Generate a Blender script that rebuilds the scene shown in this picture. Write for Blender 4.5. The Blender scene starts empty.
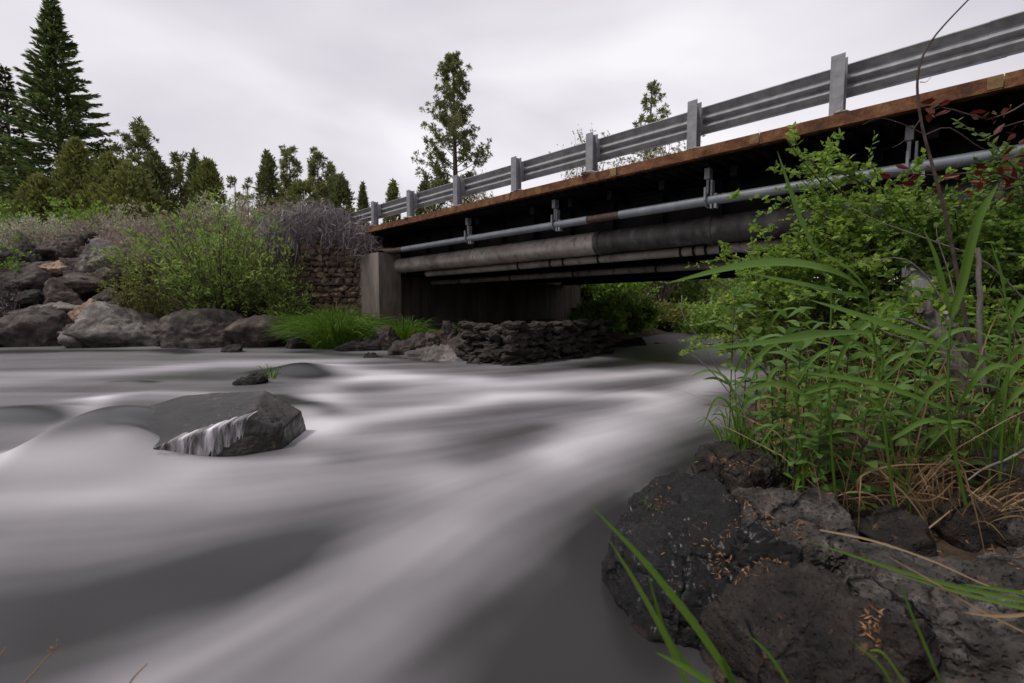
import bpy, bmesh, math, random
import numpy as np
from mathutils import Vector, Matrix

R = math.radians
scene = bpy.context.scene
col = scene.collection

# ------------------------------------------------------------------ camera
F = 470.0
CAM = np.array([0.0, 0.0, 1.1])
PITCH = math.atan(33.5 / F)
cd = bpy.data.cameras.new('camera')
cd.sensor_width = 36.0
cd.lens = F / 1024 * 36
cd.clip_start = 0.05
cd.clip_end = 3000
cd.dof.use_dof = True
cd.dof.focus_distance = 4.2
cd.dof.aperture_fstop = 3.2
cam = bpy.data.objects.new('camera', cd)
cam.location = CAM
cam.rotation_euler = (math.pi / 2 - PITCH, 0, 0)
col.objects.link(cam)
scene.camera = cam

# ------------------------------------------------------------------ sky and sun (overcast)
world = bpy.data.worlds.new('World')
scene.world = world
world.use_nodes = True
nt = world.node_tree
nt.nodes.clear()
SUN_EL, SUN_ROT = 58, 250
out = nt.nodes.new('ShaderNodeOutputWorld')
bg = nt.nodes.new('ShaderNodeBackground')
bg.inputs['Strength'].default_value = 0.1
sky = nt.nodes.new('ShaderNodeTexSky')
sky.sky_type = 'NISHITA'
sky.sun_disc = False
sky.sun_elevation = R(SUN_EL)
sky.sun_rotation = R(SUN_ROT)
tc = nt.nodes.new('ShaderNodeTexCoord')
mp = nt.nodes.new('ShaderNodeMapping')
mp.inputs['Scale'].default_value = (1.1, 1.1, 2.4)
mp.inputs['Rotation'].default_value = (0.25, 0.35, 0.3)
nz = nt.nodes.new('ShaderNodeTexNoise')
nz.inputs['Scale'].default_value = 1.5
nz.inputs['Detail'].default_value = 4
nz.inputs['Roughness'].default_value = 0.42
nz.inputs['Distortion'].default_value = 0.5
cr = nt.nodes.new('ShaderNodeValToRGB')
cr.color_ramp.elements[0].position = 0.34
cr.color_ramp.elements[0].color = (0.615, 0.580, 0.640, 1)
cr.color_ramp.elements[1].position = 0.68
cr.color_ramp.elements[1].color = (0.93, 0.90, 0.94, 1)
e = cr.color_ramp.elements.new(0.5)
e.color = (0.745, 0.707, 0.758, 1)
sc = nt.nodes.new('ShaderNodeVectorMath')
sc.operation = 'SCALE'
sc.inputs['Scale'].default_value = 6.5
mx = nt.nodes.new('ShaderNodeMixRGB')
mx.inputs['Fac'].default_value = 0.96
L = nt.links.new
L(tc.outputs['Generated'], mp.inputs['Vector'])
L(mp.outputs['Vector'], nz.inputs['Vector'])
L(nz.outputs['Fac'], cr.inputs['Fac'])
L(cr.outputs['Color'], sc.inputs[0])
L(sky.outputs['Color'], mx.inputs['Color1'])
L(sc.outputs['Vector'], mx.inputs['Color2'])
L(mx.outputs['Color'], bg.inputs['Color'])
L(bg.outputs['Background'], out.inputs['Surface'])

sd = bpy.data.lights.new('sun', 'SUN')
sd.energy = 1.5
sd.angle = R(10)
sd.color = (1.0, 0.97, 0.90)
sun = bpy.data.objects.new('sun', sd)
_el, _az = R(SUN_EL), R(SUN_ROT)
_d = Vector((math.sin(_az) * math.cos(_el), math.cos(_az) * math.cos(_el), math.sin(_el)))
sun.rotation_euler = _d.to_track_quat('Z', 'Y').to_euler()
sun.location = (0, 0, 60)
col.objects.link(sun)

vs = scene.view_settings
vs.view_transform = 'Standard'
vs.look = 'None'
vs.gamma = 1
vs.exposure = 0.70
vs.use_curve_mapping = False

# ------------------------------------------------------------------ pixel and frame helpers
_cp, _sp = math.cos(PITCH), math.sin(PITCH)


def ray(px, py):
    a, b = (px - 512) / F, -(py - 341.5) / F
    return np.array([a, _cp + b * _sp, -_sp + b * _cp])


def at(px, py, Y):
    d = ray(px, py)
    return CAM + d * (Y / d[1])


def at_z(px, py, z=0.0):
    d = ray(px, py)
    return CAM + d * ((z - CAM[2]) / d[2])


# bridge frame: u runs along the deck towards the near right bank, v runs across it, away from the camera
B0 = np.array([1.42, 8.58])
BU = np.array([0.7125, -0.7018])
BV = np.array([0.7018, 0.7125])


def B(u, v, z):
    p = B0 + BU * u + BV * v
    return np.array([p[0], p[1], z])


def on_plane(px, py, v):
    d = ray(px, py)
    t = (v - np.dot(CAM[:2] - B0, BV)) / np.dot(d[:2], BV)
    p = CAM + d * t
    return float(np.dot(p[:2] - B0, BU)), float(p[2])


def unit(a):
    a = np.asarray(a, float)
    n = np.linalg.norm(a, axis=-1, keepdims=True)
    return a / np.maximum(n, 1e-9)


def smooth(x, a, b):
    t = np.clip((x - a) / (b - a), 0, 1)
    return t * t * (3 - 2 * t)


def _hash(ix, iy, iz, seed):
    h = (ix.astype(np.uint32) * np.uint32(374761393) + iy.astype(np.uint32) * np.uint32(668265263)
         + iz.astype(np.uint32) * np.uint32(2246822519) + np.uint32(seed * 3266489917 & 0xffffffff))
    h = (h ^ (h >> np.uint32(13))) * np.uint32(1274126177)
    h = h ^ (h >> np.uint32(16))
    return h.astype(np.float64) / 4294967295.0 * 2 - 1


def vnoise(p, seed=0):
    p = np.asarray(p, float)
    f = np.floor(p)
    i = f.astype(np.int64)
    t = p - f
    t = t * t * t * (t * (t * 6 - 15) + 10)
    r = 0
    for dx in (0, 1):
        for dy in (0, 1):
            for dz in (0, 1):
                w = ((t[:, 0] if dx else 1 - t[:, 0]) * (t[:, 1] if dy else 1 - t[:, 1]) * (t[:, 2] if dz else 1 - t[:, 2]))
                r = r + w * _hash(i[:, 0] + dx, i[:, 1] + dy, i[:, 2] + dz, seed)
    return r


def fbm(p, octv=4, seed=0, gain=0.5):
    p = np.asarray(p, float)
    r, a = 0, 1.0
    for k in range(octv):
        r = r + a * vnoise(p * 2.03 ** k + 17.3 * k, seed + k)
        a *= gain
    return r


# ------------------------------------------------------------------ mesh builder
class MB:
    def __init__(self):
        self.v, self.n, self.f = [], 0, []

    def add(self, v, f):
        v = np.asarray(v, float).reshape(-1, 3)
        f = np.asarray(f, np.int64)
        self.v.append(v)
        self.f.append(f + self.n)
        self.n += len(v)

    def box(self, o, ax, ay, az):
        o, ax, ay, az = (np.asarray(k, float) for k in (o, ax, ay, az))
        v = [o + ax * i + ay * j + az * k for k in (-1, 1) for j in (-1, 1) for i in (-1, 1)]
        self.add(v, [(0, 2, 3, 1), (4, 5, 7, 6), (0, 1, 5, 4), (2, 6, 7, 3), (0, 4, 6, 2), (1, 3, 7, 5)])

    def tube(self, pts, rad, sides=8, cap=True):
        pts = np.asarray(pts, float)
        m = len(pts)
        rad = np.broadcast_to(np.asarray(rad, float), (m,))
        T = unit(np.gradient(pts, axis=0))
        ref = np.array([0.0, 0, 1]) if abs(T[0][2]) < .9 else np.array([1.0, 0, 0])
        X = unit(np.cross(T, ref))
        Y = np.cross(T, X)
        a = np.linspace(0, 2 * np.pi, sides, endpoint=False)
        V = pts[:, None] + rad[:, None, None] * (np.cos(a)[None, :, None] * X[:, None] + np.sin(a)[None, :, None] * Y[:, None])
        idx = np.arange(m * sides).reshape(m, sides)
        A, Bq = idx[:-1], idx[1:]
        q = np.stack([A, np.roll(A, -1, 1), np.roll(Bq, -1, 1), Bq], -1).reshape(-1, 4)
        self.add(V.reshape(-1, 3), q)
        if cap:
            for e_ in (0, m - 1):
                c = pts[e_]
                ring = V[e_]
                vv = np.concatenate([ring, [c]])
                k = np.arange(sides)
                self.add(vv, np.stack([k, np.roll(k, -1), np.full(sides, sides)], -1))

    def leaves(self, P, D, length, width, rng, fold=0.0):
        """diamond shaped leaves, one quad each"""
        P, D = np.asarray(P, float), unit(D)
        n = len(P)
        if n == 0:
            return
        length = np.broadcast_to(length, (n,))[:, None]
        width = np.broadcast_to(width, (n,))[:, None]
        r = rng.normal(size=(n, 3))
        S = unit(np.cross(D, r))
        if fold:
            N = np.cross(S, D) * length * fold
            a_, b_ = P + D * length * .3 - N * .4, P + D * length * .68 - N
            v = np.stack([P, a_ + S * width * .5, b_ + S * width * .36, P + D * length - N * 2.4, b_ - S * width * .36, a_ - S * width * .5], 1).reshape(-1, 3)
            k = np.arange(n)[:, None] * 6
            self.add(v, np.concatenate([k + np.array([0, 1, 2, 3]), k + np.array([0, 3, 4, 5])]))
            return
        mid = P + D * length * 0.45
        v = np.stack([P, mid + S * width * .5, P + D * length, mid - S * width * .5], 1).reshape(-1, 3)
        self.add(v, np.arange(4 * n).reshape(n, 4))

    def blade(self, ctrl, width, n=None, rows=12, base=0.55, fold=0.25, peak=0.4):
        """a grass blade or long leaf through control points, folded along its midrib"""
        c = catmull(ctrl, rows)
        T = unit(np.gradient(c, axis=0))
        nn = np.asarray(n if n is not None else (0, -.6, .8), float)
        S = unit(np.cross(T, nn))
        N = np.cross(S, T)
        t = np.linspace(0, 1, len(c))
        w = np.where(t < peak, base + (1 - base) * np.sin(t / peak * np.pi / 2), np.cos((t - peak) / (1 - peak) * np.pi / 2) ** .8)
        w = (w * width * .5)[:, None]
        V = np.stack([c + S * w, c - N * w * fold * 2, c - S * w], 1).reshape(-1, 3)
        k = np.arange(len(c) - 1) * 3
        q = np.concatenate([np.stack([k, k + 1, k + 4, k + 3], -1), np.stack([k + 1, k + 2, k + 5, k + 4], -1)])
        self.add(V, q)

    def mesh(self, name, mat, origin=(0, 0, 0), smooth_=False):
        me = bpy.data.meshes.new(name)
        V = np.concatenate(self.v) - np.asarray(origin, float)
        me.vertices.add(len(V))
        me.vertices.foreach_set('co', V.astype(np.float32).ravel())
        sizes = np.concatenate([np.full(len(f), f.shape[1]) for f in self.f])
        loops = np.concatenate([f.ravel() for f in self.f])
        me.loops.add(len(loops))
        me.loops.foreach_set('vertex_index', loops.astype(np.int32))
        me.polygons.add(len(sizes))
        st = np.concatenate([[0], np.cumsum(sizes)[:-1]])
        me.polygons.foreach_set('loop_start', st.astype(np.int32))
        me.polygons.foreach_set('use_smooth', np.full(len(sizes), smooth_, bool))
        me.update(calc_edges=True)
        me.validate()
        if mat:
            me.materials.append(mat)
        return me


def catmull(ctrl, rows):
    c = np.asarray(ctrl, float)
    c = np.concatenate([[2 * c[0] - c[1]], c, [2 * c[-1] - c[-2]]])
    m = len(c) - 3
    o = []
    for t in np.linspace(0, m - 1e-6, rows):
        i = int(t)
        s = t - i
        p0, p1, p2, p3 = c[i:i + 4]
        o.append(.5 * ((2 * p1) + (p2 - p0) * s + (2 * p0 - 5 * p1 + 4 * p2 - p3) * s * s + (3 * p1 - p0 - 3 * p2 + p3) * s ** 3))
    return np.array(o)


def tag(o, label=None, cat=None, group=None, kind=None):
    if label:
        o['label'] = label
    if cat:
        o['category'] = cat
    if group:
        o['group'] = group
    if kind:
        o['kind'] = kind
    return o


def thing(name, loc, label, cat, group=None, kind=None):
    o = bpy.data.objects.new(name, None)
    o.empty_display_size = .2
    o.location = loc
    col.objects.link(o)
    return tag(o, label, cat, group, kind or 'thing')


def world_loc(o):
    p = np.array(o.location)
    return p if o.parent is None else p + world_loc(o.parent)


def part(name, mb, mat, parent, smooth_=False, label=None):
    o = bpy.data.objects.new(name, mb.mesh(name, mat, world_loc(parent), smooth_))
    o.parent = parent
    col.objects.link(o)
    if label:
        o['label'] = label
    return o


def solo(name, mb, mat, loc=(0, 0, 0), smooth_=False, **kw):
    o = bpy.data.objects.new(name, mb.mesh(name, mat, loc, smooth_))
    o.location = loc
    col.objects.link(o)
    return tag(o, **kw)


# ------------------------------------------------------------------ materials
def new_mat(name):
    m = bpy.data.materials.new(name)
    m.use_nodes = True
    n = m.node_tree
    n.nodes.clear()
    o = n.nodes.new('ShaderNodeOutputMaterial')
    p = n.nodes.new('ShaderNodeBsdfPrincipled')
    n.links.new(p.outputs[0], o.inputs[0])
    return m, n, p, o


def ramp(n, fac, stops):
    c = n.nodes.new('ShaderNodeValToRGB')
    el = c.color_ramp.elements
    while len(el) < len(stops):
        el.new(0.5)
    for e_, (pos, rgb) in zip(el, stops):
        e_.position = pos
        e_.color = (*rgb, 1) if len(rgb) == 3 else rgb
    n.links.new(fac, c.inputs[0])
    return c.outputs[0]


def noise(n, scale, detail=5, rough=.55, vec=None, dist=0.0):
    t = n.nodes.new('ShaderNodeTexNoise')
    t.inputs['Scale'].default_value = scale
    t.inputs['Detail'].default_value = detail
    t.inputs['Roughness'].default_value = rough
    t.inputs['Distortion'].default_value = dist
    if vec is not None:
        n.links.new(vec, t.inputs['Vector'])
    return t.outputs['Fac']


def coords(n, scale=(1, 1, 1), rot=(0, 0, 0), loc=(0, 0, 0)):
    t = n.nodes.new('ShaderNodeTexCoord')
    m = n.nodes.new('ShaderNodeMapping')
    m.inputs['Scale'].default_value = scale
    m.inputs['Rotation'].default_value = rot
    m.inputs['Location'].default_value = loc
    n.links.new(t.outputs['Object'], m.inputs['Vector'])
    return m.outputs[0]


def mixc(n, fac, a, b, mode='MIX'):
    m = n.nodes.new('ShaderNodeMixRGB')
    m.blend_type = mode
    for k, s in ((0, fac), (1, a), (2, b)):
        if hasattr(s, 'links') or hasattr(s, 'is_linked'):
            n.links.new(s, m.inputs[k])
        elif k == 0:
            m.inputs[0].default_value = s
        else:
            m.inputs[k].default_value = (*s, 1)
    return m.outputs[0]


def math_(n, op, a, b=None):
    m = n.nodes.new('ShaderNodeMath')
    m.operation = op
    for k, s in ((0, a), (1, b)):
        if s is None:
            continue
        if hasattr(s, 'is_linked'):
            n.links.new(s, m.inputs[k])
        else:
            m.inputs[k].default_value = s
    return m.outputs[0]


def bump(n, p, h, strength, dist=.02, prev=None):
    b = n.nodes.new('ShaderNodeBump')
    b.inputs['Strength'].default_value = strength
    b.inputs['Distance'].default_value = dist
    n.links.new(h, b.inputs['Height'])
    if prev is not None:
        n.links.new(prev, b.inputs['Normal'])
    n.links.new(b.outputs[0], p.inputs['Normal'])
    return b.outputs[0]


def rock_mat(name, dark, mid, light, rough=.85, scale=1.0, bumpd=.03, pits=0.0, rust=None, spec=.3, bs=.9, streak=None, coat=0.0):
    m, n, p, o = new_mat(name)
    v = coords(n)
    a = noise(n, 2.2 * scale, 8, .62, v, .3)
    c = ramp(n, a, [(.32, dark), (.5, mid), (.7, light)])
    if streak:
        vs_ = coords(n, streak, (0.2, .3, .1))
        a2 = noise(n, 3 * scale, 6, .6, vs_, .4)
        c = mixc(n, ramp(n, a2, [(.4, (0, 0, 0)), (.65, (1, 1, 1))]), c, tuple(k * 1.6 for k in light))
    fine = noise(n, 34 * scale, 4, .7, v)
    c = mixc(n, .75, c, ramp(n, fine, [(.3, (.2, .2, .2)), (.7, (.88, .86, .83))]), 'OVERLAY')
    if rust:
        rr = noise(n, 5 * scale, 9, .78, coords(n, loc=(5, 2, 9)))
        c = mixc(n, ramp(n, rr, [(.585, (0, 0, 0)), (.64, (.9, .9, .9))]), c, rust)
    n.links.new(c, p.inputs['Base Color'])
    n.links.new(ramp(n, fine, [(.3, (rough - .12,) * 3), (.7, (min(1, rough + .12),) * 3)]), p.inputs['Roughness'])
    p.inputs['Specular IOR Level'].default_value = spec
    if coat:
        p.inputs['Coat Weight'].default_value = coat
        p.inputs['Coat Roughness'].default_value = .24
    h = noise(n, 7 * scale, 9, .68, v, .2)
    nb = bump(n, p, h, bs, bumpd)
    if pits:
        cn = n.nodes.new('ShaderNodeTexNoise')
        cn.inputs['Scale'].default_value = 3.5
        cn.inputs['Detail'].default_value = 5
        n.links.new(v, cn.inputs['Vector'])
        cw = n.nodes.new('ShaderNodeTexVoronoi')
        cw.feature = 'DISTANCE_TO_EDGE'
        cw.inputs['Scale'].default_value = 1.9 * scale
        n.links.new(mixc(n, .22, v, cn.outputs['Color'], 'ADD'), cw.inputs['Vector'])
        ck = ramp(n, cw.outputs['Distance'], [(.0, (0, 0, 0)), (.045, (1, 1, 1))])
        ck = mixc(n, ramp(n, noise(n, 3.2, 4, .6, coords(n, loc=(8, 3, 1))), [(.44, (0, 0, 0)), (.56, (1, 1, 1))]), ck, (1, 1, 1))
        n.links.new(mixc(n, ck, tuple(k * .35 for k in dark), c), p.inputs['Base Color'])
        nb = bump(n, p, ck, 1.0, .03, nb)
        w = n.nodes.new('ShaderNodeTexVoronoi')
        w.inputs['Scale'].default_value = 26 * scale
        w.inputs['Randomness'].default_value = 1
        vv = mixc(n, .12, v, v)
        dv = n.nodes.new('ShaderNodeTexNoise')
        dv.inputs['Scale'].default_value = 6
        n.links.new(v, dv.inputs['Vector'])
        n.links.new(mixc(n, .035, v, dv.outputs['Color'], 'ADD'), w.inputs['Vector'])
        ph = ramp(n, w.outputs['Distance'], [(.12, (0, 0, 0)), (.38, (1, 1, 1))])
        bump(n, p, ph, pits, bumpd, nb)
    return m


def leaf_mat(name, cols, rough=.6, trans=.35, spec=.3, big=None):
    """leaf colours vary from leaf to leaf (random per island) and in broad patches"""
    m, n, p, o = new_mat(name)
    g = n.nodes.new('ShaderNodeNewGeometry')
    c = ramp(n, g.outputs['Random Per Island'], [(i / max(1, len(cols) - 1), k) for i, k in enumerate(cols)])
    if big:
        c = mixc(n, ramp(n, noise(n, big[0], 3, .5, coords(n)), [(.42, (0, 0, 0)), (.62, (1, 1, 1))]), c, big[1], 'MIX')
    n.links.new(c, p.inputs['Base Color'])
    p.inputs['Roughness'].default_value = rough
    p.inputs['Specular IOR Level'].default_value = spec
    t = n.nodes.new('ShaderNodeBsdfTranslucent')
    n.links.new(c, t.inputs['Color'])
    mx_ = n.nodes.new('ShaderNodeMixShader')
    mx_.inputs[0].default_value = trans
    n.links.new(p.outputs[0], mx_.inputs[1])
    n.links.new(t.outputs[0], mx_.inputs[2])
    n.links.new(mx_.outputs[0], o.inputs[0])
    return m


def plain_mat(name, stops, scale=6, rough=.7, metal=0.0, spec=.4, bs=.3, bd=.01, stretch=(1, 1, 1), rot=(0, 0, 0), detail=6):
    m, n, p, o = new_mat(name)
    v = coords(n, stretch, rot)
    a = noise(n, scale, detail, .6, v, .2)
    n.links.new(ramp(n, a, stops), p.inputs['Base Color'])
    p.inputs['Roughness'].default_value = rough
    p.inputs['Metallic'].default_value = metal
    p.inputs['Specular IOR Level'].default_value = spec
    if bs:
        bump(n, p, noise(n, scale * 5, 5, .65, v), bs, bd)
    return m


M = {}
M['basalt'] = rock_mat('basalt', (.012, .010, .010), (.044, .036, .0325), (.12, .104, .096), bumpd=.07)
M['basalt_pale'] = rock_mat('basalt_pale', (.03, .026, .025), (.105, .094, .09), (.24, .218, .205), bumpd=.07)
M['basalt_brown'] = rock_mat('basalt_brown', (.016, .011, .010), (.052, .040, .035), (.13, .105, .092), bumpd=.07)
M['rock_tan'] = rock_mat('rock_tan', (.09, .055, .038), (.22, .145, .105), (.33, .25, .2), bumpd=.04)
M['basalt_dark'] = rock_mat('basalt_dark', (.006, .005, .005), (.017, .0145, .014), (.045, .039, .036), bumpd=.06)
M['river_rock'] = rock_mat('river_rock', (.006, .005, .0048), (.016, .0132, .0128), (.042, .033, .029), rough=.5, bumpd=.02, rust=(.075, .05, .03), bs=.5, coat=.25)
M['wet_rock'] = rock_mat('wet_rock', (.002, .0018, .002), (.005, .0044, .0045), (.011, .0095, .0098), rough=.2, scale=2.4, bumpd=.06, pits=.25, rust=(.03, .012, .007), spec=.42, bs=.9, coat=.12)
M['lava_grey'] = rock_mat('lava_grey', (.007, .006, .0055), (.040, .035, .0325), (.14, .126, .12), rough=.72, scale=2.4, bumpd=.022, pits=.75, rust=(.12, .062, .034))
M['lava_brown'] = rock_mat('lava_brown', (.005, .0036, .0032), (.020, .0155, .0135), (.052, .042, .037), rough=.72, scale=2.6, bumpd=.03, pits=.6, rust=(.11, .058, .03))

M['spruce'] = leaf_mat('spruce', [(0.050, 0.083, 0.030), (0.109, 0.160, 0.052), (0.169, 0.206, 0.056)], trans=0.35)
M['spruce_dark'] = leaf_mat('spruce_dark', [(0.036, 0.050, 0.023), (0.066, 0.078, 0.030), (0.108, 0.102, 0.036)], trans=0.35)
M['pine'] = leaf_mat('pine', [(0.079, 0.104, 0.042), (0.167, 0.181, 0.064), (0.270, 0.251, 0.090)], trans=0.4)
M['juniper'] = leaf_mat('juniper', [(0.086, 0.109, 0.031), (0.155, 0.169, 0.044), (0.222, 0.218, 0.058)], trans=0.4)
M['juniper_dark'] = leaf_mat('juniper_dark', [(0.070, 0.092, 0.036), (0.118, 0.138, 0.049), (0.170, 0.179, 0.062)], trans=0.4)
M['willow'] = leaf_mat('willow', [(0.122, 0.194, 0.041), (0.207, 0.306, 0.066), (0.329, 0.419, 0.103)], trans=0.5)
M['willow_yellow'] = leaf_mat('willow_yellow', [(0.103, 0.124, 0.027), (0.172, 0.193, 0.042), (0.248, 0.248, 0.062)], trans=0.5)
M['leaf_bright'] = leaf_mat('leaf_bright', [(0.099, 0.183, 0.023), (0.180, 0.297, 0.042), (0.288, 0.396, 0.065)], trans=0.5)
M['leaf_mid'] = leaf_mat('leaf_mid', [(0.063, 0.125, 0.021), (0.127, 0.214, 0.034), (0.212, 0.310, 0.056)], trans=0.5)
M['herb'] = leaf_mat('herb', [(0.063, 0.136, 0.026), (0.107, 0.199, 0.041), (0.153, 0.237, 0.064)], trans=0.45, rough=.5, spec=.4)
M['reed'] = leaf_mat('reed', [(0.064, 0.139, 0.014), (0.093, 0.184, 0.021), (0.122, 0.209, 0.031)], trans=0.45, rough=.5, spec=.4)
M['sage'] = leaf_mat('sage', [(0.253, 0.253, 0.176), (0.386, 0.374, 0.270), (0.530, 0.508, 0.386)], trans=0.3)
M['sage_purple'] = leaf_mat('sage_purple', [(0.174, 0.136, 0.111), (0.276, 0.217, 0.180), (0.389, 0.321, 0.260)], trans=0.3)
M['grass'] = leaf_mat('grass', [(0.055, 0.120, 0.011), (0.092, 0.184, 0.018), (0.147, 0.239, 0.032)], trans=.4, rough=.5)
M['grass_dull'] = leaf_mat('grass_dull', [(.06, .075, .03), (.11, .105, .055), (.17, .145, .085)], trans=.3)
M['dry_grass'] = leaf_mat('dry_grass', [(.17, .10, .05), (.28, .18, .095), (.38, .27, .16)], trans=.3)
M['dead_brush'] = leaf_mat('dead_brush', [(0.112, 0.093, 0.096), (0.192, 0.163, 0.168), (0.304, 0.264, 0.272)], trans=.05)
M['red_leaf'] = leaf_mat('red_leaf', [(0.060, 0.007, 0.005), (0.102, 0.015, 0.007), (0.072, 0.030, 0.009)], trans=.4, rough=.45)
M['litter'] = leaf_mat('litter', [(.06, .03, .016), (.16, .075, .032), (.26, .14, .07)], trans=.05)
M['bark'] = plain_mat('bark', [(.35, (.03, .022, .018)), (.65, (.10, .075, .06))], 9, .9, bs=.8, stretch=(1, 1, .2))
M['twig'] = plain_mat('twig', [(.35, (.028, .016, .013)), (.65, (.075, .05, .042))], 20, .8, bs=.2)
M['twig_grey'] = plain_mat('twig_grey', [(.35, (.10, .085, .075)), (.65, (.22, .195, .175))], 20, .9, bs=.2)
M['deadwood'] = plain_mat('deadwood', [(.3, (.05, .042, .036)), (.5, (.15, .13, .115)), (.7, (.26, .235, .21))], 10, .9, bs=1, bd=.012, stretch=(3, 3, .35))
M['root'] = plain_mat('root', [(.35, (.02, .013, .01)), (.65, (.075, .05, .036))], 20, .9, bs=.8)


# ------------------------------------------------------------------ river edges and the ground height
LEFT = np.array([(-400, 15), (-60, 14.2), (-14, 13.9), (-7, 13.5), (-4.2, 12.9), (-2.6, 11.6), (-1.2, 10.6), (0.2, 11.4), (2.4, 14.0), (5, 17.6), (9, 24), (22, 44), (60, 110), (300, 600)], float)
RIGHT = np.array([(-20, -30), (-.5, -3), (.15, 0), (.66, 1.1), (.88, 1.9), (1.2, 2.9), (2.1, 4.5), (3.9, 7.0), (8, 12.2), (14, 20), (30, 42), (68, 106), (312, 590)], float)


def sdist(P, poly, sign):
    best = np.full(len(P), 1e9)
    sg = np.ones(len(P))
    for a, b in zip(poly[:-1], poly[1:]):
        d = b - a
        t = np.clip(((P - a) @ d) / (d @ d), 0, 1)
        q = a + t[:, None] * d
        dd = np.linalg.norm(P - q, axis=1)
        cr_ = d[0] * (P[:, 1] - a[1]) - d[1] * (P[:, 0] - a[0])
        m = dd < best - 1e-9
        best = np.where(m, dd, best)
        sg = np.where(m, np.sign(cr_), sg)
    return best * sg * sign


UAB, _ = on_plane(369, 260, 0.0)          # near left corner of the abutment
UW = UAB - .65


def ground_z(X, Y, detail=True):
    X, Y = np.atleast_1d(np.asarray(X, float)), np.atleast_1d(np.asarray(Y, float))
    P = np.stack([X, Y], 1)
    sL, sR = sdist(P, LEFT, 1), sdist(P, RIGHT, -1)
    q = P - B0
    u, v = q @ BU, q @ BV
    nL = np.interp(sL, [-3, -1, 0, 1, 2.5, 4, 6, 10, 30, 100, 600], [-.8, -.45, -.02, .5, 1.5, 2.6, 3.2, 3.6, 4.4, 6, 9])
    low = np.interp(sL, [-3, -1, 0, 1.2, 3, 6], [-.8, -.45, -.02, .3, .5, .6])
    up = np.interp(sL, [-3, -1, 0, 2, 6, 20, 60, 600], [-.8, -.45, -.02, .7, 1.5, 3.0, 6, 12])
    dW = np.maximum(np.where(v > .3, u - UW, -50), np.where(X > -8.6, 15.1 - Y, -50))
    front = np.clip(dW / .25 + .5, 0, 1)
    br = 3.35 + (low - 3.35) * front
    wx = smooth(X, -8.4, -7.3) * (1 - smooth(v, 10.6, 12.5))
    z1 = nL + (up - nL) * smooth(v, 10.6, 12.5)
    zl = z1 + (br - z1) * wx
    zr = np.interp(sR, [-3, -.6, 0, .3, 1, 2, 3.2, 4.4, 6, 10, 40, 600], [-.8, -.4, -.03, .14, .34, .62, 1.25, 2.0, 2.9, 3.4, 4.2, 9])
    emb = smooth(u, 7.4, 8.0) * smooth(v, -2.0, -.5) * (1 - smooth(v, 10.3, 12.5))
    zr = zr * np.where((zr > 0) & (sR < 3), 1 - .75 * (1 - smooth(Y, 1.5, 2.1)) * (1 - smooth(sR, 2, 3)), 1)
    zr = zr + (np.maximum(zr, 3.35) - zr) * emb
    z = np.where(sL > sR, zl, zr)
    if detail:
        land = np.clip(np.maximum(sL, sR), 0, 1)
        p3 = np.stack([X, Y, 0 * X], 1)
        z = z + land * (.10 * fbm(p3 * .8, 4, 3) + .03 * fbm(p3 * 3.5, 3, 8)) * (.35 + .65 * (np.abs(dW) > .6))
    return z


def gz(x, y):
    return float(ground_z([x], [y])[0])


def grid_mesh(xs, ys, zf):
    X, Y = np.meshgrid(xs, ys)
    Z = zf(X.ravel(), Y.ravel())
    nx, ny = len(xs), len(ys)
    i = np.arange(nx * ny).reshape(ny, nx)
    q = np.stack([i[:-1, :-1], i[:-1, 1:], i[1:, 1:], i[1:, :-1]], -1).reshape(-1, 4)
    mb = MB()
    mb.add(np.stack([X.ravel(), Y.ravel(), Z], 1), q)
    return mb


m, n, p, o = new_mat('ground_soil')
v = coords(n)
big = noise(n, .9, 6, .6, v, .3)
fine = noise(n, 14, 6, .7, v)
c = ramp(n, big, [(.35, (.03, .021, .015)), (.5, (.06, .043, .031)), (.68, (.105, .08, .055))])
c = mixc(n, .6, c, ramp(n, fine, [(.3, (.2, .18, .16)), (.7, (.8, .75, .68))]), 'OVERLAY')
n.links.new(c, p.inputs['Base Color'])
p.inputs['Roughness'].default_value = .95
p.inputs['Specular IOR Level'].default_value = .15
bump(n, p, fine, .9, .04)
M['soil'] = m

xs = np.concatenate([-26 - np.geomspace(.5, 500, 24)[::-1], np.arange(-26, 14.01, .2), 14 + np.geomspace(.5, 500, 24)])
ys = np.concatenate([-5 - np.geomspace(.5, 120, 12)[::-1], np.arange(-5, 27.01, .2), 27 + np.geomspace(.5, 900, 26)])
solo('ground', grid_mesh(xs, ys, ground_z), M['soil'], smooth_=True, kind='structure', label='brown soil banks sloping down to the river on both sides', cat='ground')

# ------------------------------------------------------------------ river water
ARR = [((660, 356), (-.72, -.7)), ((560, 372), (-.85, -.5)), ((430, 395), (-.97, -.25)), ((300, 385), (-1, -.1)), ((100, 380), (-1, 0)),
       ((40, 440), (-1, 0)), ((60, 520), (-1, -.05)), ((300, 490), (-.93, -.36)), ((460, 520), (-.5, -.86)), ((250, 620), (-.55, -.83)), ((90, 610), (-.8, -.5)),
       ((600, 600), (-.5, -.86)), ((690, 400), (-.7, -.7)), ((580, 460), (-.75, -.66)), ((200, 372), (-1, 0)), ((700, 345), (-.7, -.7))]
AP = np.array([at_z(*a)[:2] for a, _ in ARR])
AD = unit(np.array([d for _, d in ARR], float))


def flow(P):
    d2 = ((P[:, None] - AP[None]) ** 2).sum(-1)
    sc_ = .3 + .25 * np.linalg.norm(AP, axis=1)
    w = 1 / (d2 / sc_[None] ** 2 + .05) ** 1.5
    return unit((w[..., None] * AD[None]).sum(1))


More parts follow.
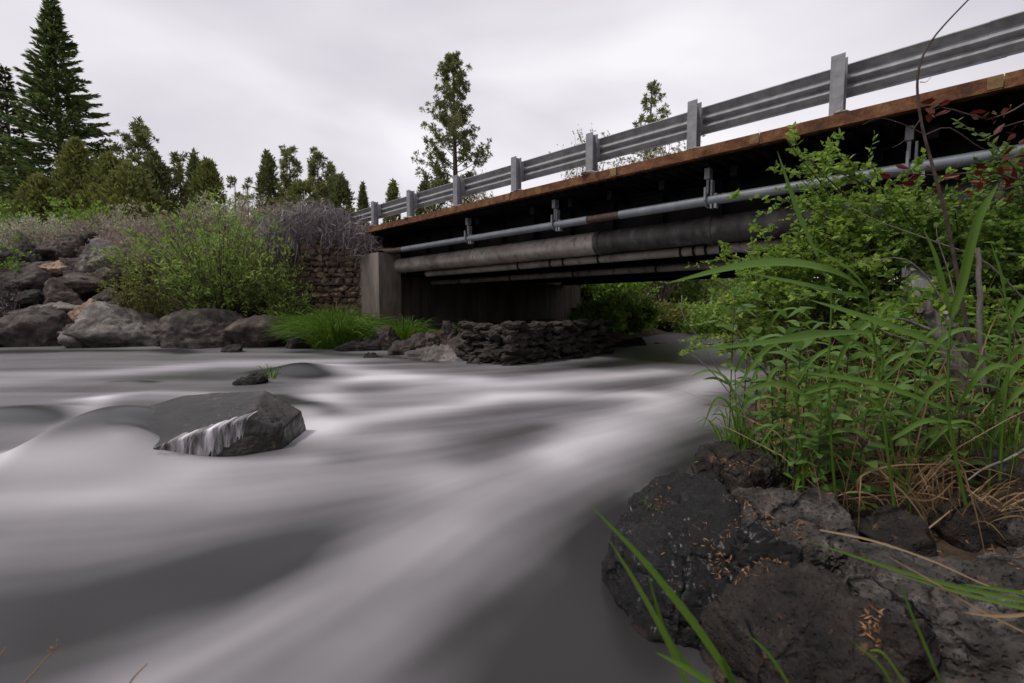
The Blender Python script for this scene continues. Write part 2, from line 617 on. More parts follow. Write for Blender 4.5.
def stroke(P, pts, w, amp):
    """soft white stroke along a course on the water: pixel course, widths in metres"""
    q = np.array([at_z(*a)[:2] for a in pts])
    ws = np.broadcast_to(np.asarray(w, float), (len(q),))
    best = np.zeros(len(P))
    for k in range(len(q) - 1):
        a, d = q[k], q[k + 1] - q[k]
        t = np.clip(((P - a) @ d) / (d @ d + 1e-9), 0, 1)
        dist = np.linalg.norm(P - a - t[:, None] * d, axis=1)
        ww = ws[k] + (ws[k + 1] - ws[k]) * t
        best = np.maximum(best, np.exp(-(dist / ww) ** 2))
    return best * amp


na, nr = 640, 520
ang = np.linspace(R(-84), R(72), na)
rad = np.geomspace(1.15, 90, nr)
Aa, Rr = np.meshgrid(ang, rad)
WP = np.stack([np.sin(Aa).ravel() * Rr.ravel(), np.cos(Aa).ravel() * Rr.ravel() - 1.0], 1)
# streaks: noise averaged along the flow lines
acc = np.zeros(len(WP))
acc2 = np.zeros(len(WP))
acc3 = np.zeros(len(WP))
for sgn in (-1, 1):
    q = WP.copy()
    for k in range(9):
        st = .045 * (1 + .35 * np.linalg.norm(q, axis=1))
        q = q + sgn * flow(q) * st[:, None]
        lw = np.clip(np.linalg.norm(WP, axis=1), 1.2, 14)
        p3 = np.stack([q[:, 0], q[:, 1], 0 * q[:, 0]], 1)
        acc += vnoise(p3 * 5.0, 4) / 18
        acc2 += vnoise(p3 * 1.9, 9) / 18
for sgn in (-1, 1):
    q = WP.copy()
    for k in range(16):
        q = q + sgn * flow(q) * (.014 * (1 + .35 * np.linalg.norm(q, axis=1)))[:, None]
        acc3 += vnoise(np.stack([q[:, 0] * 13, q[:, 1] * 13, 0 * q[:, 0]], 1), 12) / 32
foam = np.full(len(WP), .25)
for pts, w, a in [
    ([(335, 362), (220, 364), (100, 374), (0, 380)], [.5, .6, .7, .9], .30),
    ([(660, 372), (520, 384), (430, 386), (360, 372), (330, 366)], [.4, .5, .5, .5, .4], .45),
    ([(640, 394), (500, 397), (420, 410), (340, 424), (300, 432)], [.30, .34, .36, .32, .3], .52),
    ([(470, 380), (380, 378), (320, 386), (330, 410)], [.4, .45, .35, .3], .4),
    ([(720, 372), (690, 392), (640, 420), (590, 445), (560, 456)], [.4, .4, .42, .36, .3], .50),
    ([(300, 415), (340, 440), (400, 440)], [.25, .3, .35], .35),
    ([(300, 460), (200, 470), (100, 468), (0, 462)], [.22, .22, .22, .22], .42),
    ([(100, 398), (82, 425), (75, 455)], [.16, .16, .2], .42),
    ([(420, 475), (250, 490), (120, 495), (0, 500)], [.3, .3, .26, .26], .34),
    ([(490, 470), (440, 525), (340, 580), (220, 640), (140, 683)], [.42, .32, .24, .20, .17], .25),
    ([(640, 470), (560, 510), (470, 560), (380, 640)], [.4, .3, .26, .2], .10),
    ([(230, 395), (150, 392), (80, 400)], [.16, .18, .2], .22),
]:
    foam += stroke(WP, pts, w, a)
for pts, w, a in [
    ([(270, 556), (140, 590), (60, 615), (-40, 640)], [.2, .28, .34, .40], .32),
    ([(320, 535), (240, 560)], [.2, .2], .14),
    ([(0, 425), (70, 425)], [.3, .22], .40),
    ([(0, 352), (160, 352), (185, 354)], [.7, .5, .3], .30),
    ([(275, 372), (312, 376)], [.35, .3], .62),
    ([(275, 398), (330, 412)], [.22, .16], .5),
    ([(670, 540), (580, 683)], [.42, .42], .24),
    ([(480, 620), (420, 683)], [.2, .2], .08),
    ([(560, 560), (480, 660)], [.3, .3], .08),
    ([(700, 480), (640, 520)], [.45, .4], .14),
    ([(600, 366), (690, 356), (720, 348)], [.5, .7, 1.0], .28),
    
    ([(720, 430), (680, 470)], [.3, .3], .16),
    ([(300, 352), (380, 356), (440, 362)], [.35, .3, .25], .18),
    ([(120, 382), (150, 383)], [.12, .12], .3),
    ([(540, 430), (470, 455)], [.25, .25], .16),
    ([(130, 420), (180, 410), (230, 405)], [.2, .24, .24], .5),
]:
    foam -= stroke(WP, pts, w, a)
mod = np.clip(np.linalg.norm(WP, axis=1) / 6, .4, 1)
foam = np.clip(foam * (1 + .5 * acc2) + acc * .20 * np.minimum(mod, .7) + acc2 * .10 + acc3 * .11, 0, 1) ** 1.12
zw = .022 * acc2 * mod + .010 * acc
HUMPS = [((300, 372), .55, .6, .16), ((306, 408), .42, .30, .09), ((130, 384), .3, .3, .06), ((20, 420), .9, .5, .13), ((90, 354), 2.0, .8, .10), ((172, 352), .7, .5, .10),
         ((640, 425), .6, .5, .06), ((420, 400), .9, .4, -.07), ((430, 380), .9, .6, .07), ((190, 466), .5, .16, .07), ((138, 466), .26, .20, .14),
         ((200, 600), .5, .3, -.05), ((440, 530), .35, .3, .04), ((590, 452), .5, .35, .06)]
for pxy, rx, ry, h in HUMPS:
    q = WP - at_z(*pxy)[:2]
    zw += (h if abs(h) > .12 else h * .6) * np.exp(-(q[:, 0] / rx) ** 2 - (q[:, 1] / ry) ** 2)
# the sheet of water that slides over the sunken left end of the midstream slab
q = WP - np.array([-3.08, 3.52])
g_ = np.exp(-(np.abs(q[:, 0]) / .48) ** 2.4 - (np.abs(q[:, 1]) / .56) ** 3.2)
zw += .335 * g_ * (1 - .26 * smooth(-q[:, 1], -.1, .4))
tf = .05 + .72 * smooth(-q[:, 0], .10, .52) + .5 * smooth(-q[:, 1], .20, .50)
w_ = np.clip(g_ * 2.2, 0, 1)
foam = np.clip(foam * (1 - w_) + np.clip(tf, 0, .85) * w_, 0, 1)
sb = np.minimum(-sdist(WP, LEFT, 1), -sdist(WP, RIGHT, -1))
zw *= np.clip(sb / .6, 0, 1)
wm = MB()
i = np.arange(na * nr).reshape(nr, na)
wm.add(np.stack([WP[:, 0], WP[:, 1], zw], 1), np.stack([i[:-1, :-1], i[:-1, 1:], i[1:, 1:], i[1:, :-1]], -1).reshape(-1, 4))
m, n, p, o = new_mat('river_water')
at_n = n.nodes.new('ShaderNodeAttribute')
at_n.attribute_name = 'foam'
ff = at_n.outputs['Fac']
n.links.new(mixc(n, ff, (.026, .0245, .025), (.52, .495, .525)), p.inputs['Base Color'])
n.links.new(ramp(n, ff, [(0, (.30,) * 3), (.5, (.6,) * 3), (1, (.8,) * 3)]), p.inputs['Roughness'])
p.inputs['IOR'].default_value = 1.33
M['water'] = m
water = solo('river', wm, m, smooth_=True, kind='structure', label='silky white and grey rapids filling the river bed', cat='river')
attr = water.data.attributes.new('foam', 'FLOAT', 'POINT')
attr.data.foreach_set('value', foam.astype(np.float32))


# ------------------------------------------------------------------ rocks
_ico = {}


def ico(level):
    if level not in _ico:
        bm = bmesh.new()
        bmesh.ops.create_icosphere(bm, subdivisions=level, radius=1)
        _ico[level] = (np.array([tuple(x.co) for x in bm.verts]), np.array([[x.index for x in f.verts] for f in bm.faces]))
        bm.free()
    return _ico[level]


def rock_shape(c, dims, seed, level=4, planes=None, rough=.10, k=14, fine=.03, nplanes=11, rotz=0.0, crag=0.0):
    rng = np.random.default_rng(seed)
    d, f = ico(level)
    if planes is None:
        pn = unit(rng.normal(size=(nplanes + 5, 3)) * (1, 1, .9))
        ph = rng.uniform(.62, .95, nplanes + 5)
    else:
        pn = unit(np.array([q_[:3] for q_ in planes], float))
        ph = np.array([q_[3] for q_ in planes], float)
    dot = d @ pn.T
    r = np.where(dot > .05, ph / np.maximum(dot, .05), 4.0)
    r = np.concatenate([r, np.full((len(d), 1), 1.25)], 1)
    r = (r ** -k).sum(1) ** (-1 / k)          # smooth minimum: worn edges
    v = d * r[:, None]
    o3 = rng.uniform(0, 50, 3)
    v = v * (1 + rough * fbm(v * 1.6 + o3, 4, seed % 97)[:, None] * .6)
    rid = 1 - np.abs(fbm(v * 2.3 + o3[::-1], 3, seed % 83))
    v = v * (1 + rough * .55 * (rid[:, None] - .6))
    v = v + d * (fine * fbm(v * 6 + o3, 4, seed % 89, .6))[:, None]
    v = v * (np.asarray(dims, float) * .5)
    if crag:
        q = v + o3
        bl = sum(a_ * (np.abs(vnoise(q * f_ + 9 * f_, seed % 71)) - .25) for f_, a_ in ((7, 1.0), (15, .55), (31, .3), (63, .16)))
        v = v + d * (crag * bl)[:, None]
    if rotz:
        cz, sz = math.cos(rotz), math.sin(rotz)
        v = v @ np.array([[cz, sz, 0], [-sz, cz, 0], [0, 0, 1]])
    return v + np.asarray(c, float), f


def rock(label, c, dims, seed, mat, name='boulder', group=None, sm=True, **kw):
    mb = MB()
    mb.add(*rock_shape(c, dims, seed, **kw))
    return solo(name, mb, M[mat], c, smooth_=sm, label=label, cat='rock', group=group)


def prock(label, x0, x1, y0, y1, Y, seed, mat, depth=.9, bury=.25, **kw):
    kw.setdefault('level', 5)
    kw.setdefault('k', 48)
    kw.setdefault('nplanes', 8)
    kw.setdefault('fine', .018)
    kw.setdefault('crag', .065)
    """boulder whose visible outline spans a pixel box at distance Y, its foot sunk into the ground"""
    a, b = at(x0, y1, Y), at(x1, y0, Y)
    w, h = b[0] - a[0], b[2] - a[2]
    z0 = a[2] - bury * h
    c = ((a[0] + b[0]) / 2, Y, (z0 + b[2]) / 2)
    return rock(label, c, (w * 1.12, w * depth, (b[2] - z0) * 1.1), seed, mat, **kw)


G_L = 'boulders along the far bank'
for row in [
    ('dark angular boulder cut off by the picture edge at the waterline', -25, 30, 325, 346, 13.6, 'basalt_dark'),
    ('big dark boulder at the waterline with a bare twiggy shrub behind it', 6, 72, 304, 346, 14.0, 'basalt'),
    ('low dark slab at the waterline between the dark and the pale boulders', 64, 124, 325, 347, 13.5, 'basalt'),
    ('largest pale grey boulder at the waterline beside the green willow', 86, 165, 309, 347, 14.0, 'basalt_pale'),
    ('dark pointed boulder at the foot of the big willow bush', 169, 241, 317, 348, 13.6, 'basalt'),
    ('low brown boulder between the willow bush and the lush grass mound', 238, 300, 322, 348, 13.7, 'basalt_brown'),
    ('small rounded stone standing in the water below the pointed boulder', 222, 242, 345, 355, 11.8, 'basalt_dark'),
    ('grey boulder just above the little bright grass tuft on the rock slope', 43, 82, 284, 309, 14.9, 'basalt_brown'),
    ('long flat grey slab halfway up the rock slope', 52, 101, 277, 292, 15.6, 'basalt_brown'),
    ('wide grey boulder halfway up the slope near the picture edge', 2, 50, 266, 295, 15.5, 'basalt'),
    ('thin brown ledge stone under the small pale tan stone', 12, 56, 263, 276, 16.2, 'basalt_brown'),
    ('small pale tan stone lying on the thin ledge', 45, 66, 261, 275, 16.0, 'rock_tan'),
    ('dark block near the top of the rock slope, nearest the picture edge', 14, 40, 243, 265, 16.8, 'basalt_dark'),
    ('dark brown block at the very top of the rock slope', 36, 64, 240, 258, 17.2, 'basalt_brown'),
    ('upright grey block at the top middle of the rock slope', 60, 86, 239, 261, 16.9, 'basalt'),
    ('small black block under the sagebrush at the slope top', 80, 98, 236, 253, 17.3, 'basalt_dark'),
    ('large weathered grey boulder at the top of the slope beside the willow', 80, 124, 244, 278, 16.4, 'basalt_pale'),
    ('brown wedge stone between the flat slab and the weathered boulder', 92, 116, 272, 292, 15.7, 'basalt_brown'),
    ('rusty tan stone beside the bright grass tuft', 78, 101, 304, 324, 14.4, 'rock_tan'),
    ('pale slab leaning behind the big dark waterline boulder', 28, 82, 302, 317, 14.7, 'basalt_pale'),
    ('narrow grey stone in the gap above the pale slab', 98, 122, 290, 306, 15.0, 'basalt'),
    ('dark stone wedged under the ledge near the picture edge', -8, 20, 290, 312, 14.9, 'basalt_dark'),
    ('dark grey stone below the upright block at slope middle', 60, 84, 258, 278, 16.3, 'basalt'),
    ('black angular stone left of the thin ledge stone', -12, 16, 252, 272, 16.4, 'basalt_dark'),
    ('small grey stone on top of the long flat slab', 64, 80, 268, 281, 15.8, 'basalt'),
    ('small brown stone between upright block and weathered boulder', 78, 94, 250, 266, 16.7, 'basalt_brown'),
    ('narrow black stone below the wide grey boulder', 22, 48, 290, 304, 14.8, 'basalt_dark'),
    ('small pale chip in front of the rusty tan stone', 98, 114, 314, 326, 14.1, 'basalt_pale'),
    ('brown angular stone beside the yellow green bush foot', 106, 128, 300, 314, 14.6, 'basalt_brown'),
    ('small dark stone in the notch between waterline slab and pale boulder', 112, 130, 332, 347, 13.5, 'basalt_dark'),
    ('small black stone between pale boulder and pointed boulder', 158, 176, 332, 348, 13.5, 'basalt_dark'),
    ('soil-covered dark stone at the waterline below the gabions', 288, 330, 328, 349, 13.2, 'basalt_dark'),
]:
    lab, x0, x1, y0, y1, Y, mt = row
    prock(lab, x0, x1, y0, y1, Y, int(x0 * 7 + y0 * 13) % 9973 + 5, mt, group=G_L, rough=.08)
G_U = 'rocks on the shore below the bridge'
for row in [
    ('dark stone in front of the lush grass mound', 343, 381, 337, 352, 12.4, 'basalt_dark'),
    ('brown upright stone beside the grass in front of the abutment', 380, 397, 330, 345, 12.2, 'basalt_brown'),
    ('grey stone at the water left of the large pale shore rock', 389, 414, 341, 357, 11.2, 'basalt'),
    ('brown rounded stone above the large pale shore rock', 408, 441, 334, 354, 11.5, 'basalt_brown'),
    ('large wedge rock with a pale top on the shore below the bridge', 416, 470, 347, 368, 10.2, 'basalt_pale'),
    ('dark block standing against the abutment foot', 439, 458, 325, 343, 12.6, 'basalt'),
    ('brown rubble stone between the block and the stone wall', 440, 476, 340, 357, 11.2, 'basalt_brown'),
    ('grey stone leaning on the stone wall beside the small tuft', 466, 490, 346, 362, 10.5, 'basalt'),
    ('low black stone at the water below the large pale rock', 466, 490, 364, 377, 9.2, 'basalt_dark'),
    ('dark pointed stone at the water before the stone wall', 510, 536, 356, 371, 9.8, 'basalt_dark'),
    ('small dark stone between tuft and stone wall foot', 494, 516, 358, 370, 9.9, 'basalt'),
    ('small dark tip of rock poking from the white water', 366, 380, 354, 365, 10.4, 'basalt_dark'),
    ('flat black stone at the foot of the stone wall', 535, 572, 354, 368, 10.8, 'basalt_dark'),
    ('dark stone on the upstream shore under the green bushes', 590, 630, 340, 357, 13.6, 'basalt_dark'),
    ('long black boulder on the shore right after the stone wall end', 560, 618, 330, 358, 13.0, 'basalt_dark'),
    ('low black boulder at the shaded upstream waterline', 612, 650, 338, 356, 14.0, 'basalt_dark'),
    ('black stone farthest along the shadowed upstream shore', 640, 680, 343, 355, 14.6, 'basalt_dark'),
    ('small brown stone beside the dark block at the abutment', 424, 442, 343, 358, 10.9, 'basalt_brown'),
    ('low dark stone right of the pale rock at the shallows', 470, 500, 358, 371, 9.8, 'basalt_dark'),
    ('rough black stone under the bridge beyond the stone wall', 560, 600, 338, 358, 12.6, 'basalt_dark'),
]:
    lab, x0, x1, y0, y1, Y, mt = row
    prock(lab, x0, x1, y0, y1, Y, int(x0 * 3 + y0 * 11) % 9973, mt, group=G_U, rough=.09)

# midstream rock: a flat slab tilting down to the left, with a broken right end
A_, R_ = at(276, 391, 4.10), at(250, 421, 3.55)
Bk, Br, Bf = at(150, 393, 4.15), at(302, 437, 3.80), at(286, 461, 3.38)
_n = np.cross(R_ - A_, Bk - A_)
_d = ray(138, 457)
L_ = CAM + _d * (np.dot(A_ - CAM, _n) / np.dot(_d, _n))
ctr = (A_ + L_ + Bf) / 3 * np.array([1, 1, 0]) + (0, .12, .02)


def plane3(p, q, t, c_):
    n_ = unit(np.cross(q - p, t - p))
    h_ = float(np.dot(n_, p - c_))
    return (*(n_ if h_ > 0 else -n_), abs(h_))


rock('dark flat slab of rock midstream with water pouring over it', ctr + (0, 0, .03), (2, 2, 2), 21, 'river_rock', level=7, rough=.02, fine=.006, k=60, crag=.012,
     planes=[plane3(A_, R_, L_, ctr), plane3(A_, R_, Br, ctr), plane3(R_, Bf, Br, ctr), plane3(R_, L_, (R_ + L_) / 2 + (.02, -.10, -.35), ctr), (-.9, -.3, .35, .84), (-.6, -.8, .3, .62), (-.1, 1, .25, .50), (*unit(np.array([1, .1, .1])), float(np.dot(unit(np.array([1, .1, .1])), Br - ctr)) - .10), (0, 0, -1, .5), (-.7, .6, .3, .86)])
prock('small dark stone with a grass tuft poking from the rapids', 240, 266, 373, 384, 6.9, 77, 'basalt_dark', bury=.9)

# ------------------------------------------------------------------ waterfall over the midstream slab
m, n, p, o = new_mat('falling_water')
st_ = noise(n, 30, 3, .6, coords(n, (1, .06, .10)))
wide = noise(n, 9, 2, .5, coords(n, (1, .06, .1), loc=(3, 1, 2)))
n.links.new(ramp(n, st_, [(.35, (.30, .285, .30)), (.62, (.68, .65, .68))]), p.inputs['Base Color'])
p.inputs['Roughness'].default_value = .5
tr_ = n.nodes.new('ShaderNodeBsdfTransparent')
ms_ = n.nodes.new('ShaderNodeMixShader')
n.links.new(ramp(n, math_(n, 'ADD', math_(n, 'MULTIPLY', st_, .6), math_(n, 'MULTIPLY', wide, .5)), [(.44, (.0,) * 3), (.66, (.95,) * 3)]), ms_.inputs[0])
n.links.new(tr_.outputs[0], ms_.inputs[1])
n.links.new(p.outputs[0], ms_.inputs[2])
n.links.new(ms_.outputs[0], o.inputs[0])
wf = MB()
nc_, nr_ = 160, 10
tt = np.linspace(-.02, .76, nc_)
rip = vnoise(np.stack([tt * 22, 0 * tt, 0 * tt], 1), 5)
rip2 = vnoise(np.stack([tt * 60, 0 * tt, 0 * tt + 4], 1), 6)
rows_ = []
for j in range(nr_):
    q = j / (nr_ - 1)
    rim = R_ + (L_ - R_) * tt[:, None]
    h_ = rim[:, 2] + .06
    back = max(0, .25 - q) / .25
    fall = max(0, q - .25) / .75
    p_ = rim.copy()
    p_[:, 2] += .040 + .004 * rip - h_ * fall ** 1.6
    p_[:, 1] += .10 * back - (.04 + .016 * rip + .006 * rip2) * (1 - back) - .10 * fall * (.4 + h_)
    p_[:, 2] += .05 * back * .35
    p_[:, 0] += -.05 * fall
    rows_.append(p_)
wf.add(np.concatenate(rows_), [(j * nc_ + i_, j * nc_ + i_ + 1, (j + 1) * nc_ + i_ + 1, (j + 1) * nc_ + i_) for j in range(nr_ - 1) for i_ in range(nc_ - 1)])
solo('small_waterfall', wf, m, at(200, 445, 3.3), smooth_=True, label='little curtain of white water falling off the midstream slab', cat='waterfall')

# foreground rocks on the near bank
rock('wet black rock at the water edge, nearest the river', (.66, 1.74, -.02), (.62, .78, .80), 31, 'wet_rock', level=7, rough=.08, fine=.015, k=34, crag=.022,
     planes=[(-.15, -.38, 1, .72), (-1, -.25, .12, .84), (-.35, -1, .12, .82), (.5, -1, .2, .88), (1, 0, .3, .95), (-.6, .8, .2, .8), (0, 1, .2, .9), (-.3, -.7, .7, .84)], name='rock')
rock('brown cracked rock with orange litter at the bottom of the picture', (.80, 1.20, .0), (.41, .48, .60), 34, 'lava_brown', level=7, rough=.06, fine=.02, k=50, crag=.04,
     planes=[(-.3, -.3, 1, .80), (-1, -.2, .2, .8), (-.2, -1, .3, .85), (1, -.2, .2, .95), (0, 1, .2, .95), (-.6, -.5, .7, .84)], name='rock')
rock('long grey pitted lava rock in the lower right corner', (1.40, 1.20, .07), (1.20, .62, .66), 37, 'lava_grey', level=7, rough=.08, fine=.025, k=46, rotz=-.5, crag=.05,
     planes=[(.0, -.25, 1, .80), (-1, 0, .3, .85), (-.1, -1, .35, .85), (1, -.1, .3, .95), (0, 1, .3, .9), (-.5, .5, .7, .84)], name='rock')
rock('dark lava rock filling the lower right picture corner below the long one', (1.10, .84, .0), (.80, .46, .54), 39, 'lava_grey', level=6, rough=.10, fine=.03, k=26, rotz=-.3, crag=.045, name='rock')
rock('grey topped rock behind the brown cracked rock', (1.03, 1.66, .18), (.44, .40, .46), 41, 'lava_grey', level=7, rough=.06, fine=.02, k=46, rotz=-.3, crag=.035,
     planes=[(-.1, -.3, 1, .74), (-1, -.1, .2, .86), (-.2, -1, .2, .84), (1, 0, .3, .9), (0, 1, .3, .9)], name='rock')
rock('blocky dark rock under the bank grass at the water edge', (1.18, 2.34, .17), (.44, .46, .52), 43, 'lava_brown', level=6, rough=.08, fine=.025, k=34, crag=.03,
     planes=[(-.1, -.1, 1, .74), (-1, -.3, .1, .82), (.3, -1, .1, .82), (1, .2, .2, .9), (0, 1, .2, .9)], name='rock')
rng = np.random.default_rng(66)
for k in range(16):
    x_, y_ = rng.uniform(1.35, 2.6), rng.uniform(1.5, 2.6)
    s_ = rng.uniform(.07, .2)
    rock('small dark loose stone in the litter between the near bank rocks', (x_, y_, gz(x_, y_) + s_ * .12), (s_ * 1.3, s_, s_ * .8), 900 + k, ('lava_brown', 'lava_grey')[k % 2], name='stone', group='loose stones on the near bank', level=4, k=30, nplanes=8, crag=.012)
for row in [
    ('reddish brown stone under the dry grass tuft', 938, 1004, 514, 572, 1.85, 'lava_brown'),
    ('dark stone at the right picture edge beside the reddish stone', 996, 1060, 525, 590, 1.75, 'lava_grey'),
    ('flat grey rock behind the dry grass on the near bank', 885, 1015, 402, 470, 2.75, 'lava_grey'),
    ('small dark stone half buried below the dry grass', 985, 1050, 575, 612, 1.5, 'lava_grey'),
    ('dark stone half hidden behind the green plants', 800, 880, 440, 500, 2.5, 'lava_brown'),
    ('pale broken stone between grey topped rock and reddish stone', 860, 935, 520, 568, 1.72, 'lava_brown'),
]:
    lab, x0, x1, y0, y1, Y, mt = row
    prock(lab, x0, x1, y0, y1, Y, int(x0 * 5 + y0) % 9973, mt, name='rock', level=5, depth=.8, rough=.10, fine=.03, crag=.025)
for row in [
    ('angular dark block wedged between the wet black rock and the brown rock', 742, 806, 536, 600, 1.50, 'wet_rock'),
    ('flat broken slab lying on the long pitted lava rock', 850, 945, 556, 600, 1.36, 'lava_grey'),
    ('dark angular stone between the brown rock and the pitted lava rock', 880, 935, 610, 668, 1.08, 'lava_brown'),
    ('small wet black stone at the water below the blocky dark rock', 690, 728, 470, 500, 2.15, 'wet_rock'),
    ('grey angular stone under the long green blades at the right edge', 965, 1040, 600, 650, 1.2, 'lava_grey'),
]:
    lab, x0, x1, y0, y1, Y, mt = row
    prock(lab, x0, x1, y0, y1, Y, int(x0 * 5 + y0) % 9973, mt, name='rock', level=6, depth=.9, rough=.06, fine=.02, crag=.02)
prock('bright white boulder standing in for a bright patch behind the grey snag', 902, 972, 262, 335, 3.7, 515, 'basalt_pale', level=5, depth=.9, bury=1.0)  # boulder added to stand in for a bright spot of unknown cause
bpy.context.view_layer.update()
M['white_rock'] = rock_mat('white_rock', (.5, .49, .48), (.72, .71, .70), (.85, .84, .83), bumpd=.03)  # near-white colour puts the bright patch onto the stand-in boulder
for ob in col.objects:
    if ob.get('label', '').startswith('bright white boulder'):
        ob.data.materials[0] = M['white_rock']

rng = np.random.default_rng(61)
mb = MB()
bpy.context.view_layer.update()
for ob in list(col.objects):
    lb = ob.get('label', '')
    if ob.name.startswith('rock') and lb.startswith(('wet black', 'brown cracked', 'long grey', 'grey topped', 'blocky dark')):
        co = np.empty(len(ob.data.vertices) * 3, np.float32)
        no = np.empty(len(ob.data.vertices) * 3, np.float32)
        ob.data.vertices.foreach_get('co', co)
        ob.data.vertices.foreach_get('normal', no)
        co, no = co.reshape(-1, 3) + np.array(ob.location), no.reshape(-1, 3)
        pz = fbm(co * 5.5, 4, 44)
        pick = np.where((no[:, 2] > .72) & (co[:, 2] > .1) & (pz > .38))[0]
        pick = rng.choice(pick, min(len(pick), 260 if lb.startswith(('brown', 'wet')) else 120), replace=False)
        Pp = co[pick] + no[pick] * .003
        Dp = rng.normal(size=Pp.shape)
        Dp -= no[pick] * (Dp * no[pick]).sum(1)[:, None] * .92
        mb.leaves(Pp, Dp, rng.uniform(.008, .03, len(Pp)), rng.uniform(.0025, .007, len(Pp)), rng)
solo('litter', mb, M['litter'], kind='stuff', label='orange brown needle litter caught on top of the near rocks', cat='litter')

# ------------------------------------------------------------------ bridge
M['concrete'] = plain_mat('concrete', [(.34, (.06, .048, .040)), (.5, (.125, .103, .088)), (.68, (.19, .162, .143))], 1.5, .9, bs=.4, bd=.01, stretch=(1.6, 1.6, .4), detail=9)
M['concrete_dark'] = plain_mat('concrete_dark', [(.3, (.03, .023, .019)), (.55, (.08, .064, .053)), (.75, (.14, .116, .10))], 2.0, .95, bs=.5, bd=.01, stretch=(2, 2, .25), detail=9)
M['curb_concrete'] = plain_mat('curb_concrete', [(.3, (.2, .185, .17)), (.7, (.36, .34, .32))], 5, .9, bs=.5)
m, n, p, o = new_mat('rusty_steel')
a = noise(n, 4.2, 9, .7, coords(n), .5)
c = ramp(n, a, [(.30, (.028, .014, .010)), (.43, (.085, .037, .020)), (.55, (.145, .063, .031)), (.66, (.20, .115, .05)), (.76, (.11, .08, .058))])
c = mixc(n, .6, c, ramp(n, noise(n, 30, 5, .7, coords(n)), [(.3, (.2, .2, .2)), (.7, (.8, .78, .75))]), 'OVERLAY')
n.links.new(c, p.inputs['Base Color'])
p.inputs['Roughness'].default_value = .85
p.inputs['Specular IOR Level'].default_value = .2
bump(n, p, noise(n, 24, 6, .7, coords(n)), .4, .01)
M['rust'] = m
M['rust_yellow'] = plain_mat('rust_yellow', [(.35, (.11, .055, .025)), (.65, (.21, .13, .05))], 9, .85, bs=.3)
M['black_steel'] = plain_mat('black_steel', [(.35, (.006, .005, .005)), (.58, (.012, .010, .009)), (.72, (.032, .022, .017))], 2.5, .7, spec=.12, bs=.2, detail=8)
M['galv'] = plain_mat('galv', [(.3, (.17, .17, .178)), (.5, (.24, .24, .25)), (.72, (.31, .31, .325))], 7, .6, metal=.15, bs=.1)
M['galv_post'] = plain_mat('galv_post', [(.3, (.14, .142, .155)), (.5, (.20, .20, .215)), (.72, (.26, .26, .275))], 9, .6, metal=.2, bs=.1)
M['conduit'] = plain_mat('conduit', [(.3, (.13, .145, .165)), (.7, (.21, .228, .25))], 4, .5, metal=.15, bs=.05)
M['conduit_rust'] = plain_mat('conduit_rust', [(.3, (.035, .02, .016)), (.7, (.10, .06, .045))], 14, .8)
m, n, p, o = new_mat('stained_pipe')
vv = coords(n)
c = ramp(n, noise(n, 1.5, 8, .65, vv, .5), [(.34, (.08, .066, .056)), (.48, (.19, .165, .145)), (.68, (.29, .26, .235))])
c = mixc(n, ramp(n, noise(n, 6, 9, .8, coords(n, (1, 1, .6)), .2), [(.55, (0, 0, 0)), (.63, (.85,) * 3)]), c, (.03, .024, .021))
n.links.new(c, p.inputs['Base Color'])
p.inputs['Roughness'].default_value = .75
bump(n, p, noise(n, 20, 5, .6, vv), .25, .01)
M['pipe'] = m
M['pipe_dark'] = plain_mat('pipe_dark', [(.35, (.012, .010, .010)), (.55, (.04, .035, .033)), (.72, (.10, .09, .085))], 5, .6, bs=.4, stretch=(1, 1, .5), detail=9)
M['asphalt'] = plain_mat('asphalt', [(.3, (.035, .035, .036)), (.7, (.07, .07, .07))], 30, .9, bs=.3)
M['wood_post'] = plain_mat('wood_post', [(.3, (.05, .03, .02)), (.7, (.15, .10, .07))], 8, .9, bs=.6, stretch=(3, 3, .3))

DECK = 3.50
WID = 10.4
U0, U1 = UAB - .05, 7.9
ux, vx, zx = np.array([*BU, 0]), np.array([*BV, 0]), np.array([0, 0, 1.0])


def bbox(mb, u0, u1, v0, v1, z0, z1):
    mb.box(B((u0 + u1) / 2, (v0 + v1) / 2, (z0 + z1) / 2), ux * (u1 - u0) / 2, vx * (v1 - v0) / 2, zx * (z1 - z0) / 2)


br = thing('road_bridge', B(0, WID / 2, 0), 'low black steel girder road bridge with a rusty deck edge across the river', 'bridge')
mb = MB()
bbox(mb, U0, U1, .05, WID - .05, DECK - .14, DECK - .006)
part('deck_slab', mb, M['curb_concrete'], br)
# rusty edge channel in sections
joints = [on_plane(x, 200, 0.0)[0] for x in (510, 616, 757, 995)]
us = [U0] + joints + [U1]
for a_, b_ in zip(us[:-1], us[1:]):
    mb = MB()
    g = .006
    bbox(mb, a_ + g, b_ - g, 0, .02, DECK - .155, DECK)
    bbox(mb, a_ + g, b_ - g, .02, .12, DECK - .155, DECK - .14)
    bbox(mb, a_ + g, b_ - g, -.012, .0, DECK - .155, DECK - .138)
    part('edge_plate', mb, M['rust'], br)
for j in joints:
    mb = MB()
    bbox(mb, j - .12, j + .0, -.018, -.002, DECK - .137, DECK - .01)
    part('splice_plate', mb, M['rust_yellow'], br)
